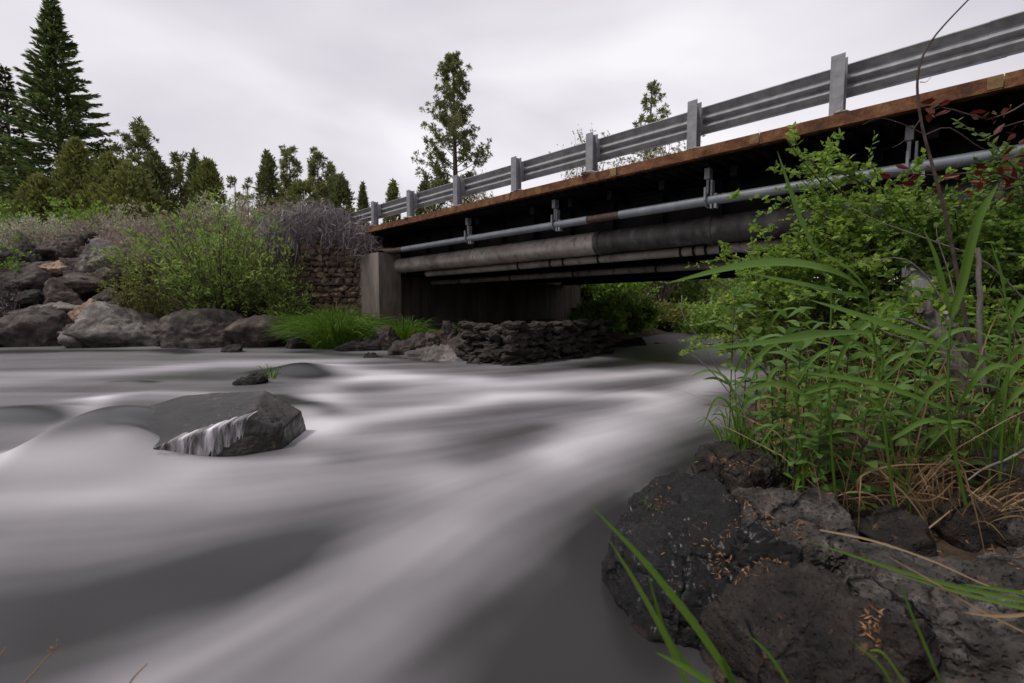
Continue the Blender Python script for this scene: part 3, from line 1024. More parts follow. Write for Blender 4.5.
# corrugated form under the overhang
mb = MB()
cu = np.arange(U0, U1, .05)
cz = DECK - .225 + np.where((np.arange(len(cu)) // 2) % 2 == 0, 0.0, .055)
a1 = np.array([B(u_, .08, z_) for u_, z_ in zip(cu, cz)])
a2 = np.array([B(u_, WID - .1, z_) for u_, z_ in zip(cu, cz)])
k = np.arange(len(cu) - 1)
mb.add(np.concatenate([a1, a2]), np.stack([k, k + 1, k + 1 + len(cu), k + len(cu)], -1))
part('corrugated_form', mb, M['black_steel'], br)
GB, GT = 2.10, DECK - .25
for gi, gv in enumerate((1.15, 3.2, 5.2, 7.2, WID - 1.15)):
    mb = MB()
    bbox(mb, U0, U1, gv - .012, gv + .012, GB + .03, GT - .03)
    bbox(mb, U0, U1, gv - .17, gv + .17, GB, GB + .03)
    bbox(mb, U0, U1, gv - .15, gv + .15, GT - .03, GT)
    gr = part('girder', mb, M['black_steel'], br)
    if gi in (0, 4):
        s_ = -1 if gi == 0 else 1
        for u_ in np.arange(U0 + .5, U1, 1.05):
            sb_ = MB()
            bbox(sb_, u_ - .01, u_ + .01, *sorted((gv + s_ * .013, gv + s_ * .145)), GB + .032, GT - .032)
            part('stiffener', sb_, M['black_steel'], gr)
for u_ in np.arange(U0 + 1, U1, 3.6):
    mb = MB()
    for v0, v1 in ((1.17, 3.18), (3.22, 5.18), (5.22, 7.18), (7.22, WID - 1.17)):
        bbox(mb, u_ - .05, u_ + .05, v0, v1, GB + .5, GB + .72)
    part('cross_brace', mb, M['black_steel'], br)
# small brackets under the deck edge
for x in (480, 535, 573, 612, 664, 735, 820, 930):
    u_, _ = on_plane(x, 200, .55)
    mb = MB()
    bbox(mb, u_ - .05, u_ + .05, .45, 1.1, DECK - .40, DECK - .24)
    part('bracket', mb, M['black_steel'], br)

mb = MB()
bbox(mb, -60, 40, .45, WID - .45, DECK - .004, DECK + .03)
solo('road', mb, M['asphalt'], B(0, 5, DECK), kind='structure', label='asphalt road running over the bridge', cat='road')

# abutments
ab = thing('bridge_abutment', B(UAB - .6, 5, 0), 'stained concrete abutment at the far end of the bridge, beside the gabions', 'abutment')
mb = MB()
bbox(mb, UAB - 1.3, UAB, .75, WID + .2, -.4, 2.09)
bbox(mb, UAB - 1.3, UAB - 1.0, .75, WID + .2, 2.09, DECK - .3)
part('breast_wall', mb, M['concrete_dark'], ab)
mb = MB()
bbox(mb, UAB - 1.1, UAB + .55, .0, .74, .62, 2.72)
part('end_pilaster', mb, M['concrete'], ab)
mb = MB()
bbox(mb, UAB - 1.2, UAB + .62, -.06, .80, -.5, .615)
bbox(mb, UAB - .0, UAB + .12, .83, WID + .2, -.5, .60)
part('footing', mb, M['concrete'], ab)
mb = MB()
bbox(mb, UAB - 1.1, UAB + .4, .1, .7, 2.722, 2.80)
part('bearing_ledge', mb, M['black_steel'], ab)
ab = thing('bridge_abutment', B(7.9, 5, 1), 'dark concrete abutment on the near bank, hidden behind the shrubs', 'abutment')
mb = MB()
bbox(mb, 7.2, 8.4, .3, WID - .2, .3, 2.09)
bbox(mb, 8.1, 8.4, .3, WID - .2, 2.09, DECK - .26)
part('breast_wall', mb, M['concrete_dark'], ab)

# guardrail
gr = thing('guardrail', B(0, .2, DECK), 'galvanised steel guardrail on posts along the near bridge edge', 'guardrail')
prof = [(0.0, .035), (.012, .04), (.03, .02), (.095, -.035), (.11, -.035), (.172, .035), (.18, .04), (.19, .035), (.23, -.03), (.242, -.03), (.298, .035), (.306, .04), (.316, .035), (.375, -.03), (.395, -.03), (.41, .0)]
RT = 4.205
ends = [-16.5] + [on_plane(x, 180, .2)[0] for x in (416, 520, 697)] + [on_plane(1010, 20, .2)[0], 12.0]
for a_, b_ in zip(ends[:-1], ends[1:]):
    mb = MB()
    A_ = np.array([B(a_ - .15, .36 - d_, RT - h_) for h_, d_ in prof])
    off = .004
    B_ = np.array([B(b_, .36 - d_ + off, RT - h_ - off) for h_, d_ in prof])
    th = np.array([*(BV * .008), 0])
    nV = len(prof)
    V = np.concatenate([A_, B_, A_ + th, B_ + th])
    k = np.arange(nV - 1)
    q = np.concatenate([np.stack([k, k + 1, k + 1 + nV, k + nV], -1), np.stack([k + 2 * nV, k + 3 * nV, k + 1 + 3 * nV, k + 1 + 2 * nV], -1)])
    mb.add(V, q)
    part('rail_beam', mb, M['galv'], gr)
post_u = [on_plane(x, 200, .12)[0] for x in (410, 457, 515.5, 590.5, 691.5, 832.5)]
d_ = post_u[-1] - post_u[-2]
post_u = [post_u[0] - 1.9 * k for k in (4, 3, 2, 1)] + post_u + [post_u[-1] + 1.95, post_u[-1] + 3.9]
for pi_, u_ in enumerate(post_u):
    mb = MB()
    top = RT + .035
    bbox(mb, u_ - .075, u_ + .075, .06, .07, DECK, top)
    bbox(mb, u_ - .075, u_ + .075, .21, .22, DECK, top)
    bbox(mb, u_ - .006, u_ + .006, .07, .21, DECK, top)
    po = part('post', mb, M['wood_post'] if pi_ == 2 else M['galv_post'], gr)
    mb = MB()
    bbox(mb, u_ - .06, u_ + .06, .222, .315, RT - .36, RT - .03)
    part('block', mb, M['galv_post'], po)
    mb = MB()
    bb = MB()
    cc = B(u_ + .05, .14, DECK + .02)
    vtx, fc = rock_shape(cc, (.36, .26, .09), 100 + pi_, level=3, rough=.3)
    mb.add(vtx, fc)
    part('base_grout', mb, M['curb_concrete'], po)


def pipe_z(px, py, v):
    return on_plane(px, py, v)[1]


# grey conduit with hangers
zc = pipe_z(600, 218, .35)
ct = thing('conduit_pipe', B(0, .35, zc), 'thin blue grey conduit hung below the rusty deck edge', 'pipe')
uc = on_plane(402, 250, .35)[0]
r1, r2 = on_plane(588, 216, .35)[0], on_plane(620, 211, .35)[0]
for a_, b_, mt in ((uc, r1, 'conduit'), (r1 + .003, r2 - .003, 'conduit_rust'), (r2, 7.4, 'conduit')):
    mb = MB()
    mb.tube([B(u_, .35, zc) for u_ in np.linspace(a_, b_, 6)], .075 if mt == 'conduit' else .068, 20)
    part('pipe_section', mb, M[mt], ct, True, label='rusty bare section' if mt != 'conduit' else None)
mb = MB()
mb.tube([B(uc - 1.3, .3, zc + .05), B(uc - .9, .32, zc + .03), B(uc - .4, .35, zc + .0), B(uc + .05, .35, zc)], .078, 14)
part('end_joint', mb, M['conduit_rust'], ct, True)
for x in (468, 555, 707, 905):
    u_, _ = on_plane(x, 215, .35)
    mb = MB()
    mb.tube([B(u_, .35 + .10 * math.sin(t), zc + .10 * math.cos(t)) for t in np.linspace(-2.9, 2.9, 16)], .014, 6)
    mb.box(B(u_, .25, zc + .09), ux * .014, vx * .014, zx * .10)
    mb.box(B(u_ - .0, .35, zc + .24), ux * .018, vx * .018, zx * .13)
    bbox(mb, u_ - .04, u_ + .04, .30, .42, zc + .33, DECK - .24)
    mb.box(B(u_ + .14, .35, zc - .02), ux * .02, vx * .05, zx * .11)
    bbox(mb, u_ + .06, u_ + .085, .30, .40, zc - .13, zc + .30)
    part('hanger', mb, M['galv_post'], ct)

# water main and thinner pipe
zb = pipe_z(600, 243, .72)
wmn = thing('water_main', B(0, .72, zb), 'fat stained grey pipe running under the bridge into the abutment', 'pipe')
ub = UAB + .40
us_ = [ub, on_plane(478, 255, .72)[0], on_plane(601, 243, .72)[0], on_plane(712, 232, .72)[0], 7.3]
for k in range(4):
    mb = MB()
    mb.tube([B(u_, .72, zb) for u_ in np.linspace(us_[k], us_[k + 1] - .01, 5)], .215 + (.006 if k % 2 else 0), 28)
    part('pipe_section', mb, M['pipe_dark' if k > 1 else 'pipe'], wmn, True, label='tar black section' if k > 1 else None)
for k in (1, 2, 3):
    mb = MB()
    mb.tube([B(us_[k] - .06, .72, zb), B(us_[k] + .05, .72, zb)], .232, 28)
    part('coupling', mb, M['pipe_dark' if k > 1 else 'pipe'], wmn, True)
zt = pipe_z(600, 259, .98)
tp = thing('thin_pipe', B(0, .98, zt), 'thinner banded pipe running just below the fat pipe', 'pipe')
mb = MB()
mb.tube([B(u_, .96, zt) for u_ in np.linspace(UAB + 1.6, 7.3, 8)], .085, 16)
part('pipe_body', mb, M['pipe'], tp, True)
for x in (520, 552, 565, 600, 682, 695, 707, 722):
    u_ = on_plane(x, 255, .96)[0]
    mb = MB()
    mb.tube([B(u_ - .02, .96, zt), B(u_ + .02, .96, zt)], .10, 16)
    part('pipe_band', mb, M['black_steel'], tp, True)
z3 = pipe_z(600, 277, 2.3)
tp = thing('inner_pipe', B(0, 2.3, z3), 'dim pipe far under the bridge in deep shade', 'pipe')
mb = MB()
mb.tube([B(u_, 2.3, max(z3, GB - .16)) for u_ in np.linspace(UAB + .02, 7.3, 8)], .075, 14)
part('pipe_body', mb, M['pipe'], tp, True)
for u_ in np.arange(UAB + 1.5, 7, 2.2):
    mb = MB()
    mb.tube([B(u_ - .02, 2.3, max(z3, GB - .16)), B(u_ + .02, 2.3, max(z3, GB - .16))], .088, 14)
    mb.box(B(u_, 2.3, GB - .02), ux * .01, vx * .01, zx * .12)
    part('hanger', mb, M['black_steel'], tp, True)

# gabion baskets beside the abutment
M['gabion_stone'] = rock_mat('gabion_stone', (.03, .019, .014), (.11, .072, .052), (.22, .155, .118), scale=1.6, bumpd=.02)
M['wire'] = plain_mat('wire', [(.3, (.05, .04, .035)), (.7, (.12, .09, .07))], 20, .7, metal=.3, bs=0)
gy = 14.55
gx0, gx1 = at(300, 290, gy)[0], at(371, 290, gy)[0]
zt2, zm, zb0 = at(330, 244, gy)[2], at(330, 284, gy)[2], at(330, 326, gy)[2]
for lab, z0, z1, sd_ in (('lower wire gabion basket of brown stones beside the abutment', zb0 - .15, zm - .015, 3), ('upper wire gabion basket of brown stones under the grey dead brush', zm + .015, zt2, 4)):
    gt = thing('gabion_basket', ((gx0 + gx1) / 2, gy + .5, z0), lab, 'gabion', 'stacked gabion baskets')
    rng = np.random.default_rng(sd_)
    mb = MB()
    step = .23
    for zi, zz in enumerate(np.arange(z0 + .09, z1 - .04, .17)):
        for xx in np.arange(gx0 + .08 + (zi % 2) * .08, gx1 - .04, step):
            s = rng.uniform(.75, 1.25)
            v_, f_ = rock_shape((xx + rng.normal() * .025, gy + .12 + rng.normal() * .02, zz + rng.normal() * .02), (.27 * s, .28, .19 * rng.uniform(.75, 1.3)), int(rng.integers(1, 9000)), level=3, rough=.12, nplanes=7, k=36)
            mb.add(v_, f_)
    part('stone_fill', mb, M['gabion_stone'], gt)
    mb = MB()
    mb.box(((gx0 + gx1) / 2, gy + .65, (z0 + z1) / 2), ((gx1 - gx0) / 2 - .02, 0, 0), (0, .48, 0), (0, 0, (z1 - z0) / 2 - .02))
    part('packed_core', mb, M['basalt_dark'], gt)
    mb = MB()
    for zz in np.linspace(z0, z1, 9):
        mb.tube([(gx0, gy - .03, zz), (gx1, gy - .03, zz)], .005, 4)
    for xx in np.linspace(gx0, gx1, 18):
        mb.tube([(xx, gy - .034, z0), (xx, gy - .034, z1)], .005, 4)
    part('wire_cage', mb, M['wire'], gt)

M['wall_stone'] = rock_mat('wall_stone', (.010, .008, .007), (.030, .024, .021), (.075, .062, .055), scale=1.4, bumpd=.05)
# low dry stone wall under the bridge
sw = thing('stone_wall', (1.4, 12.6, 0), 'low dark stacked stone wall standing at the water under the bridge', 'stone wall')
rng = np.random.default_rng(8)
wp0 = np.array([*at_z(476, 361)[:2]])
mb = MB()
for zi, zz in enumerate(np.arange(.0, .78, .125)):
    for tt in np.arange(0, 3.3, .27):
        s = rng.uniform(.8, 1.25)
        for face in (0, 1):
            if face == 1 and tt > 1.4:
                continue
            q = wp0 + (BV * tt + BU * .02 if face == 0 else BU * (-tt) + BV * -.05) + rng.normal(size=2) * .025
            if face == 0:
                q = q + BU * 1.0
            else:
                q = q + BU * 1.0
            v_, f_ = rock_shape((q[0], q[1], zz + rng.normal() * .03), (.36 * s * rng.uniform(.7, 1.2), .30, .16 * rng.uniform(.7, 1.4)), int(rng.integers(1, 9000)), level=3, rough=.3, nplanes=7, k=30, rotz=.78 if face == 0 else -.78)
            mb.add(v_, f_)
part('wall_face', mb, M['wall_stone'], sw)
mb = MB()
cc = wp0 + BU * .35 + BV * 1.7
mb.box((cc[0], cc[1], .22), ux * .58, vx * 1.5, zx * .50)
part('wall_core', mb, M['basalt_dark'], sw)


# ------------------------------------------------------------------ vegetation builders
def curve_pts(p0, d0, length, bend, nseg, rng, wob=.1):
    pts = [np.array(p0, float)]
    d = unit(np.array(d0, float))
    for _ in range(nseg):
        d = unit(d + np.array(bend) / nseg + rng.normal(size=3) * wob / nseg)
        pts.append(pts[-1] + d * length / nseg)
    return np.array(pts)


def spruce(label, base, H, Rm, seed, mat='spruce', start=.06, dens=1.0, name='spruce_tree', group='conifers beyond the far bank'):
    rng = np.random.default_rng(seed)
    base = np.asarray(base, float)
    t_ = thing(name, base, label, 'tree', group)
    tr = MB()
    tr.tube([base + (0, 0, H * k) for k in (-.02, .1, .4, .7, .99)], np.array([.022, .018, .012, .006, .001]) * H, 8)
    part('trunk', tr, M['bark'], t_, True)
    fol = MB()
    lv = int(H * 3.6 * dens)
    for i in range(lv):
        t = start + (1 - start) * (i + rng.uniform(-.4, .4)) / lv
        t = min(max(t, start), .995)
        nb = int(rng.integers(4, 8))
        a0 = rng.uniform(0, 6.28)
        for b_ in range(nb):
            a = a0 + b_ * 6.283 / nb + rng.normal() * .25
            Ln = Rm * (1 - t) ** 1.08 * rng.uniform(.72, 1.1) + .12
            if t < .2:
                Ln *= .8 + t
            d0 = np.array([math.cos(a), math.sin(a), -.10 + .9 * t ** 2])
            pts = curve_pts(base + (0, 0, t * H), d0, Ln, (0, 0, .25 - .25 * t), 5, rng, .25)
            fol.tube(pts[:-1], np.linspace(.03, .008, 5), 3, False)
            nl = int(12 + Ln * 34 * dens)
            s = rng.uniform(.12, 1, nl) ** .8
            k = np.minimum((s * 5).astype(int), 4)
            fr = (s * 5 - k)[:, None]
            P = pts[k] * (1 - fr) + pts[k + 1] * fr
            D = unit(pts[k + 1] - pts[k])
            side = unit(np.cross(D, (0, 0, 1.0))) * np.where(rng.random(nl) < .5, -1, 1)[:, None]
            spread = (1.05 - s)[:, None] * Ln * .22 * rng.random((nl, 1))
            P = P + side * spread
            P[:, 2] -= rng.uniform(0, .18, nl) * (1 - t) + spread[:, 0] * .25
            dd = D + side * rng.uniform(.3, 1.0, (nl, 1)) + np.stack([0 * s, 0 * s, rng.uniform(-.45, .15, nl)], 1)
            fol.leaves(P, dd, rng.uniform(.20, .42, nl), rng.uniform(.07, .12, nl), rng)
    part('crown', fol, M[mat], t_)
    return t_


def pine(label, base, H, Rm, seed, mat='pine', start=.2, ntuft=300, bp=6, name='pine_tree', group='conifers beyond the far bank', shape=None, tl=.34):
    rng = np.random.default_rng(seed)
    base = np.asarray(base, float)
    t_ = thing(name, base, label, 'tree', group)
    tr = MB()
    lean = rng.normal(size=2) * .012 * H
    axis = [base + (lean[0] * k, lean[1] * k, H * k) for k in (-.02, .15, .4, .7, .98)]
    tr.tube(axis, np.array([.020, .017, .012, .007, .002]) * H, 8)
    fol = MB()
    nb = max(14, int(ntuft / bp))
    for i in range(nb):
        t = start + (1 - start) * ((i + rng.uniform(-.5, .5)) / nb)
        t = min(max(t, start), .985)
        rel = (t - start) / (1 - start)
        env = (min(1, .45 + rel * 2.2) * (1 - rel) ** .62) if shape is None else shape(rel)
        a = i * 2.4 + rng.normal() * .5
        Ln = Rm * env * rng.uniform(.55, 1.12) + .2
        d0 = np.array([math.cos(a), math.sin(a), rng.uniform(-.05, .4) + rel * .5])
        p0 = base + (lean[0] * t, lean[1] * t, t * H)
        pts = curve_pts(p0, d0, Ln, (0, 0, .5), 5, rng, .5)
        tr.tube(pts, np.linspace(.045, .012, 6) * (1.1 - .6 * rel), 4, False)
        nt_ = max(3, int(ntuft / nb * (.5 + env)))
        for _ in range(nt_):
            s = rng.uniform(.3, 1.02)
            k = min(int(s * 5), 4)
            P = pts[k] + (pts[k + 1] - pts[k]) * (s * 5 - k) + rng.normal(size=3) * (.16 * Ln * .5, .16 * Ln * .5, .12)
            nl = 34
            dirs = unit(rng.normal(size=(nl, 3)) + (0, 0, .35) + unit(d0) * .4)
            fol.leaves(P + dirs * rng.uniform(.0, .14, (nl, 1)), dirs, rng.uniform(tl * .6, tl, nl), rng.uniform(.05, .085, nl), rng)
    part('trunk', tr, M['bark'], t_, True)
    part('crown', fol, M[mat], t_)
    return t_


def juniper(label, base, H, Rm, seed, mat='juniper', name='juniper_tree', nclump=110, group='conifers beyond the far bank', pw=.8):
    rng = np.random.default_rng(seed)
    base = np.asarray(base, float)
    t_ = thing(name, base, label, 'tree', group)
    tr = MB()
    tr.tube([base + (0, 0, H * k) for k in (-.03, .2, .6, .95)], np.array([.03, .022, .012, .003]) * H, 7)
    part('trunk', tr, M['bark'], t_, True)
    fol = MB()
    for i in range(nclump):
        t = rng.uniform(.02, 1) ** 1.1
        a = rng.uniform(0, 6.28)
        env = (1 - t) ** pw * min(1, .55 + 2.2 * t)
        rr = Rm * env * (rng.uniform(.35, 1) ** .5) * rng.uniform(.8, 1.12)
        P0 = base + (math.cos(a) * rr, math.sin(a) * rr, t * H * .93)
        hh = rng.uniform(.5, 1.0) * .16 * H
        nl = 60
        s = rng.random(nl)
        w = .30 * Rm * (1 - s * .8)
        P = P0 + np.stack([rng.normal(size=nl) * w * .45, rng.normal(size=nl) * w * .45, s * hh], 1)
        D = np.stack([rng.normal(size=nl) * .5 + math.cos(a) * .5, rng.normal(size=nl) * .5 + math.sin(a) * .5, rng.uniform(.2, 1.3, nl)], 1)
        fol.leaves(P, D, rng.uniform(.16, .34, nl) * (H / 5) ** .4, rng.uniform(.06, .11, nl) * (H / 5) ** .4, rng)
    part('crown', fol, M[mat], t_)
    return t_


def shrub(label, base, Rm, H, seed, mat, name='shrub', cat='shrub', group=None, stems=26, twigs=7, leaf=(.05, .1), width=.35, per=12, bark='twig', spread=.9, sy=1.0, lean=(0, 0, 0), droop=-.2, clump=.06, stemr=.012, low=.2):
    rng = np.random.default_rng(seed)
    base = np.asarray(base, float)
    t_ = thing(name, base, label, cat, group)
    st, fol = MB(), MB()
    for i in range(stems):
        a = rng.uniform(0, 6.283)
        rr = rng.uniform(0, 1) ** .55
        dx = np.array([math.cos(a) * Rm * rr, math.sin(a) * Rm * rr * sy, H * math.sqrt(max(.05, 1 - .75 * rr ** 2)) * rng.uniform(.72, 1.04)])
        dx = dx + np.array(lean) * H
        Ln = np.linalg.norm(dx)
        d0 = unit(dx * (1, 1, 1.4))
        p0 = base + (math.cos(a) * Rm * .15 * rr, math.sin(a) * Rm * .15 * rr * sy, -.05)
        pts = curve_pts(p0, d0, Ln, (dx[0] / Ln * .3, dx[1] / Ln * .3, droop), 7, rng, .35)
        st.tube(pts, np.linspace(stemr, stemr * .3, 8), 4, False)
        for j in range(twigs):
            s = rng.uniform(low, 1)
            k = min(int(s * 7), 6)
            q0 = pts[k] + (pts[k + 1] - pts[k]) * (s * 7 - k)
            dd = unit(unit(pts[k + 1] - pts[k]) * .8 + rng.normal(size=3) * .75 * spread + (0, 0, .15))
            tl = Ln * rng.uniform(.12, .30) * (1.15 - s * .5)
            tp_ = curve_pts(q0, dd, tl, (0, 0, .1), 3, rng, .3)
            st.tube(tp_, np.linspace(stemr * .4, stemr * .15, 4), 3, False)
            nl = per
            s2 = rng.uniform(.1, 1.05, nl)
            k2 = np.minimum((s2 * 3).astype(int), 2)
            P = tp_[k2] + (tp_[k2 + 1] - tp_[k2]) * (s2 * 3 - k2)[:, None] + rng.normal(size=(nl, 3)) * clump * .5
            D = unit(tp_[k2 + 1] - tp_[k2]) * .6 + rng.normal(size=(nl, 3)) * .6 + (0, 0, .15)
            ln = rng.uniform(*leaf, nl)
            fol.leaves(P, D, ln, ln * width, rng)
    part('branches', st, M[bark], t_)
    part('foliage', fol, M[mat], t_)
    return t_


def tuft(label, base, Rm, H, seed, mat='grass', n=180, w=.012, name='grass_tuft', cat='grass', group=None, flat=.6, sy=1.0, rows=6):
    rng = np.random.default_rng(seed)
    base = np.asarray(base, float)
    mb = MB()
    for i in range(n):
        a = rng.uniform(0, 6.283)
        rr = rng.uniform(0, 1) ** .6
        p0 = base + (math.cos(a) * Rm * .45 * rr, math.sin(a) * Rm * .45 * rr * sy, -.02)
        o_ = np.array([math.cos(a), math.sin(a) * sy, 0]) * Rm * .6 * rr * flat * 2
        h = H * rng.uniform(.55, 1.05) * (1 - .35 * rr)
        wv = rng.normal(size=3) * .1 * H
        mb.blade([p0, p0 + o_ * .3 + (0, 0, h * .55) + wv * .3, p0 + o_ * .75 + (0, 0, h * .92) + wv * .7, p0 + o_ * 1.25 + (0, 0, h * .78) + wv], w * rng.uniform(.7, 1.2), n=rng.normal(size=3), rows=rows, fold=.1)
    return solo(name, mb, M[mat], base, label=label, cat=cat, group=group)


def gp(px, Y, dz=0.0):
    x = at(px, 300, Y)[0]
    return np.array([x, Y, gz(x, Y) + dz])


def gpt(px, py, Y):
    """ground point under the thing whose top shows at pixel (px, py)"""
    x = at(px, py, Y)[0]
    return np.array([x, Y, gz(x, Y)])


def top_h(px, py, Y):
    """height above the ground that reaches pixel row py at distance Y"""
    return at(px, py, Y)[2] - gp(px, Y)[2]


# ------------------------------------------------------------------ trees beyond the far bank
spruce('tallest dark spruce of the whole tree line', gpt(51, 1, 30), top_h(51, -2, 30), 5.2, 11, dens=1.3)
spruce('dark narrow conifer cut off by the left picture edge', gpt(4, 68, 33), top_h(4, 68, 33), 2.6, 12, mat='spruce_dark', dens=1.1)
spruce('second dark conifer rising just outside the left picture edge', gp(-28, 31), top_h(-28, 105, 31), 2.8, 13, mat='spruce_dark')
for lab, px, py, Y, rm, sd_, mt, pw in [
    ('olive conical juniper in front of the tall spruce', 75, 146, 25, 1.9, 14, 'juniper', .8),
    ('short olive juniper at the left foot of the tall spruce', 38, 178, 24, 1.6, 15, 'juniper', .7),
    ('broad olive juniper right of the tall spruce', 112, 158, 25, 2.0, 16, 'juniper', .6),
    ('squat olive juniper under the bushy pine', 130, 166, 23.5, 1.9, 17, 'juniper', .6),
    ('dark juniper at the right side of the bushy pine', 155, 160, 27, 1.6, 18, 'juniper_dark', .7),
    ('juniper with a blunt top, third from the bushy pine', 207, 165, 27, 1.5, 20, 'juniper', .6),
    ('narrow pointed juniper left of the gap of open sky', 194, 157, 33, 1.2, 22, 'juniper_dark', .7),
    ('narrow pointed juniper right of the gap of open sky', 268, 158, 34, 1.4, 23, 'juniper_dark', .7),
    ('low round juniper peeping over the sagebrush near the gabions', 303, 184, 26, 1.6, 25, 'juniper', .5),
    ('dark juniper standing right beside the guardrail end', 340, 178, 30, 1.5, 26, 'juniper_dark', .6),
    ('tiny distant juniper above the guardrail end', 363, 190, 42, 1.0, 27, 'juniper_dark', .7),
    ('yellowish small juniper behind the first guardrail posts', 393, 186, 40, 1.2, 28, 'juniper', .6),
    ('low juniper behind the rail left of the lone pine', 425, 184, 42, 1.6, 29, 'juniper_dark', .6),
    ('dark juniper low between spruce and bushy pine', 92, 176, 28, 1.6, 36, 'juniper_dark', .6),
]:
    juniper(lab, gpt(px, py, Y), max(1.6, top_h(px, py, Y)), rm, sd_, mt, pw=pw)
for lab, px, py, Y, rm, sd_, nt_ in [
    ('bushy pine with a forked top beside the junipers', 137, 127, 30, 2.7, 31, 190),
    ('small pine left of the narrow pointed juniper', 178, 157, 31, 1.5, 32, 110),
    ('dark pine standing second right of the sky gap', 289, 151, 34, 1.9, 33, 130),
    ('open pine with loose branches above the dead brush', 318, 155, 31, 1.8, 34, 120),
    ('loose pine close behind the guardrail end', 332, 166, 33, 1.5, 35, 90),
    ('thin sparse sapling left in the sky gap', 233, 175, 36, .9, 38, 28),
    ('thin sparse sapling right in the sky gap', 247, 180, 36, 1.0, 39, 36),
]:
    pine(lab, gpt(px, py, Y), top_h(px, py, Y), rm * 1.15, sd_, start=.05, ntuft=int(nt_ * 1.7), tl=.32)
pine('lone tall pine rising above the middle of the guardrail', gpt(456, 53, 36), top_h(452, 53, 36), 3.9, 41, ntuft=900, bp=12, start=.22, tl=.25,
     shape=lambda r: min(1, .75 + r * 1.1) * (1 - r) ** .6)
pine('smaller pine with a thin leader above the right part of the guardrail', gpt(650, 84, 34), top_h(650, 84, 34), 2.9, 42, ntuft=210, start=.4, tl=.26,
     shape=lambda r: min(1, .9 + r) * (1 - r) ** .7)
for lab, px, py, Y, rm, sd_ in [
    ('grey green tree crown showing through the rail gap below the smaller pine', 655, 126, 30, 3.0, 44),
    ('low tree crown showing under the rail left of the smaller pine', 590, 140, 34, 2.6, 45),
]:
    b = gp(px, Y)
    shrub(lab, b, rm, top_h(px, py, Y), sd_, 'sage', name='small_tree', cat='tree', stems=60, twigs=8, leaf=(.14, .28), width=.5, per=12, clump=.3, stemr=.04, low=.35, group='crowns behind the guardrail')
b = gp(768, 20)
shrub('yellow green tree top showing under the rail above the shrubs', b, 1.2, top_h(768, 116, 20), 46, 'willow_yellow', name='small_tree', cat='tree', stems=30, twigs=8, leaf=(.1, .2), width=.5, per=12, clump=.2, stemr=.03, group='crowns behind the guardrail')
b = gp(470, 30)
shrub('low sparse tree crown under the rail beside the lone pine', b, 2.4, top_h(470, 176, 30), 47, 'sage', name='small_tree', cat='tree', stems=40, twigs=7, leaf=(.12, .24), width=.5, per=10, clump=.3, stemr=.03, group='crowns behind the guardrail')
b = gp(385, 24)

# ------------------------------------------------------------------ shrubs on the far bank
G_S = 'shrubs on the far bank'
b = gp(222, 14.8)
shrub('biggest bright green willow bush leaning over the pointed boulder', b, 3.3, top_h(222, 200, 14.8), 51, 'willow', name='willow_bush', group=G_S, stems=120, twigs=9, leaf=(.10, .19), width=.30, per=11, stemr=.016, sy=.55, clump=.10, low=.12)
b = gp(148, 14.6)
shrub('yellow green loose bush at the left side of the big willow', b, 1.5, top_h(148, 252, 14.6), 52, 'willow_yellow', name='willow_bush', group=G_S, stems=60, twigs=7, leaf=(.07, .14), width=.35, per=8, stemr=.012, sy=.6, low=.1)
b = gp(280, 14.4)
shrub('green willow bush between the big willow and the gabions', b, 1.1, top_h(280, 252, 14.4), 53, 'willow', name='willow_bush', group=G_S, stems=44, twigs=7, leaf=(.09, .16), width=.3, per=9, stemr=.013, sy=.6, low=.12)
for lab, px, py, Y, rm, sd_, mt in [
    ('rounded grey sagebrush at the slope top near the picture edge', 32, 214, 19.0, 1.25, 61, 'sage'),
    ('wide pale sagebrush above the rock slope middle', 64, 213, 19.5, 1.4, 62, 'sage'),
    ('purple grey sagebrush above the weathered boulder', 100, 213, 19.0, 1.5, 63, 'sage_purple'),
    ('pale sagebrush with tall dry stalks left of the willow top', 128, 205, 20, 1.4, 64, 'sage'),
    ('purplish brush behind the left shoulder of the big willow', 158, 212, 18.6, 1.4, 65, 'sage_purple'),
    ('tall brown brush behind the top of the big willow', 190, 205, 19, 1.5, 66, 'sage_purple'),
    ('pale rounded sagebrush under the open sky gap', 226, 195, 20, 1.4, 67, 'sage'),
    ('greenish sagebrush right of the open sky gap', 252, 193, 20, 1.5, 68, 'sage'),
    ('brown tinged brush above the dead grey overhang', 280, 200, 19, 1.5, 69, 'sage_purple'),
    ('pale brush beside the guardrail end', 306, 205, 18.5, 1.3, 70, 'sage'),
    ('brown brush in the shade behind the upper willow branches', 176, 232, 17.2, 1.5, 71, 'sage_purple'),
    ('purple grey brush between rock slope and willow', 132, 232, 17.4, 1.2, 72, 'sage_purple'),
    ('dull brush between the big willow and the dead overhang', 258, 224, 17.4, 1.3, 73, 'sage_purple'),
]:
    b = gp(px, Y)
    shrub(lab, b, rm, max(.8, top_h(px, py, Y)), sd_, mt, name='sagebrush', group=G_S, stems=60, twigs=8, leaf=(.06, .13), width=.35, per=11, bark='twig_grey', stemr=.012, clump=.10, low=.3)
for lab, px, py, Y, rm, sd_ in [
    ('bright green shrub under the left junipers', 76, 194, 21.5, 1.1, 75),
    ('bright yellow green shrub at the left picture edge', 4, 198, 21, 1.2, 76),
    ('small bright shrub right of the bright green one', 106, 199, 21.5, .8, 77),
]:
    b = gp(px, Y)
    shrub(lab, b, rm, top_h(px, py, Y), sd_, 'leaf_bright', name='leafy_shrub', group=G_S, stems=40, twigs=7, leaf=(.10, .18), width=.55, per=10, clump=.12, stemr=.012)
b = gp(0, 15.2)
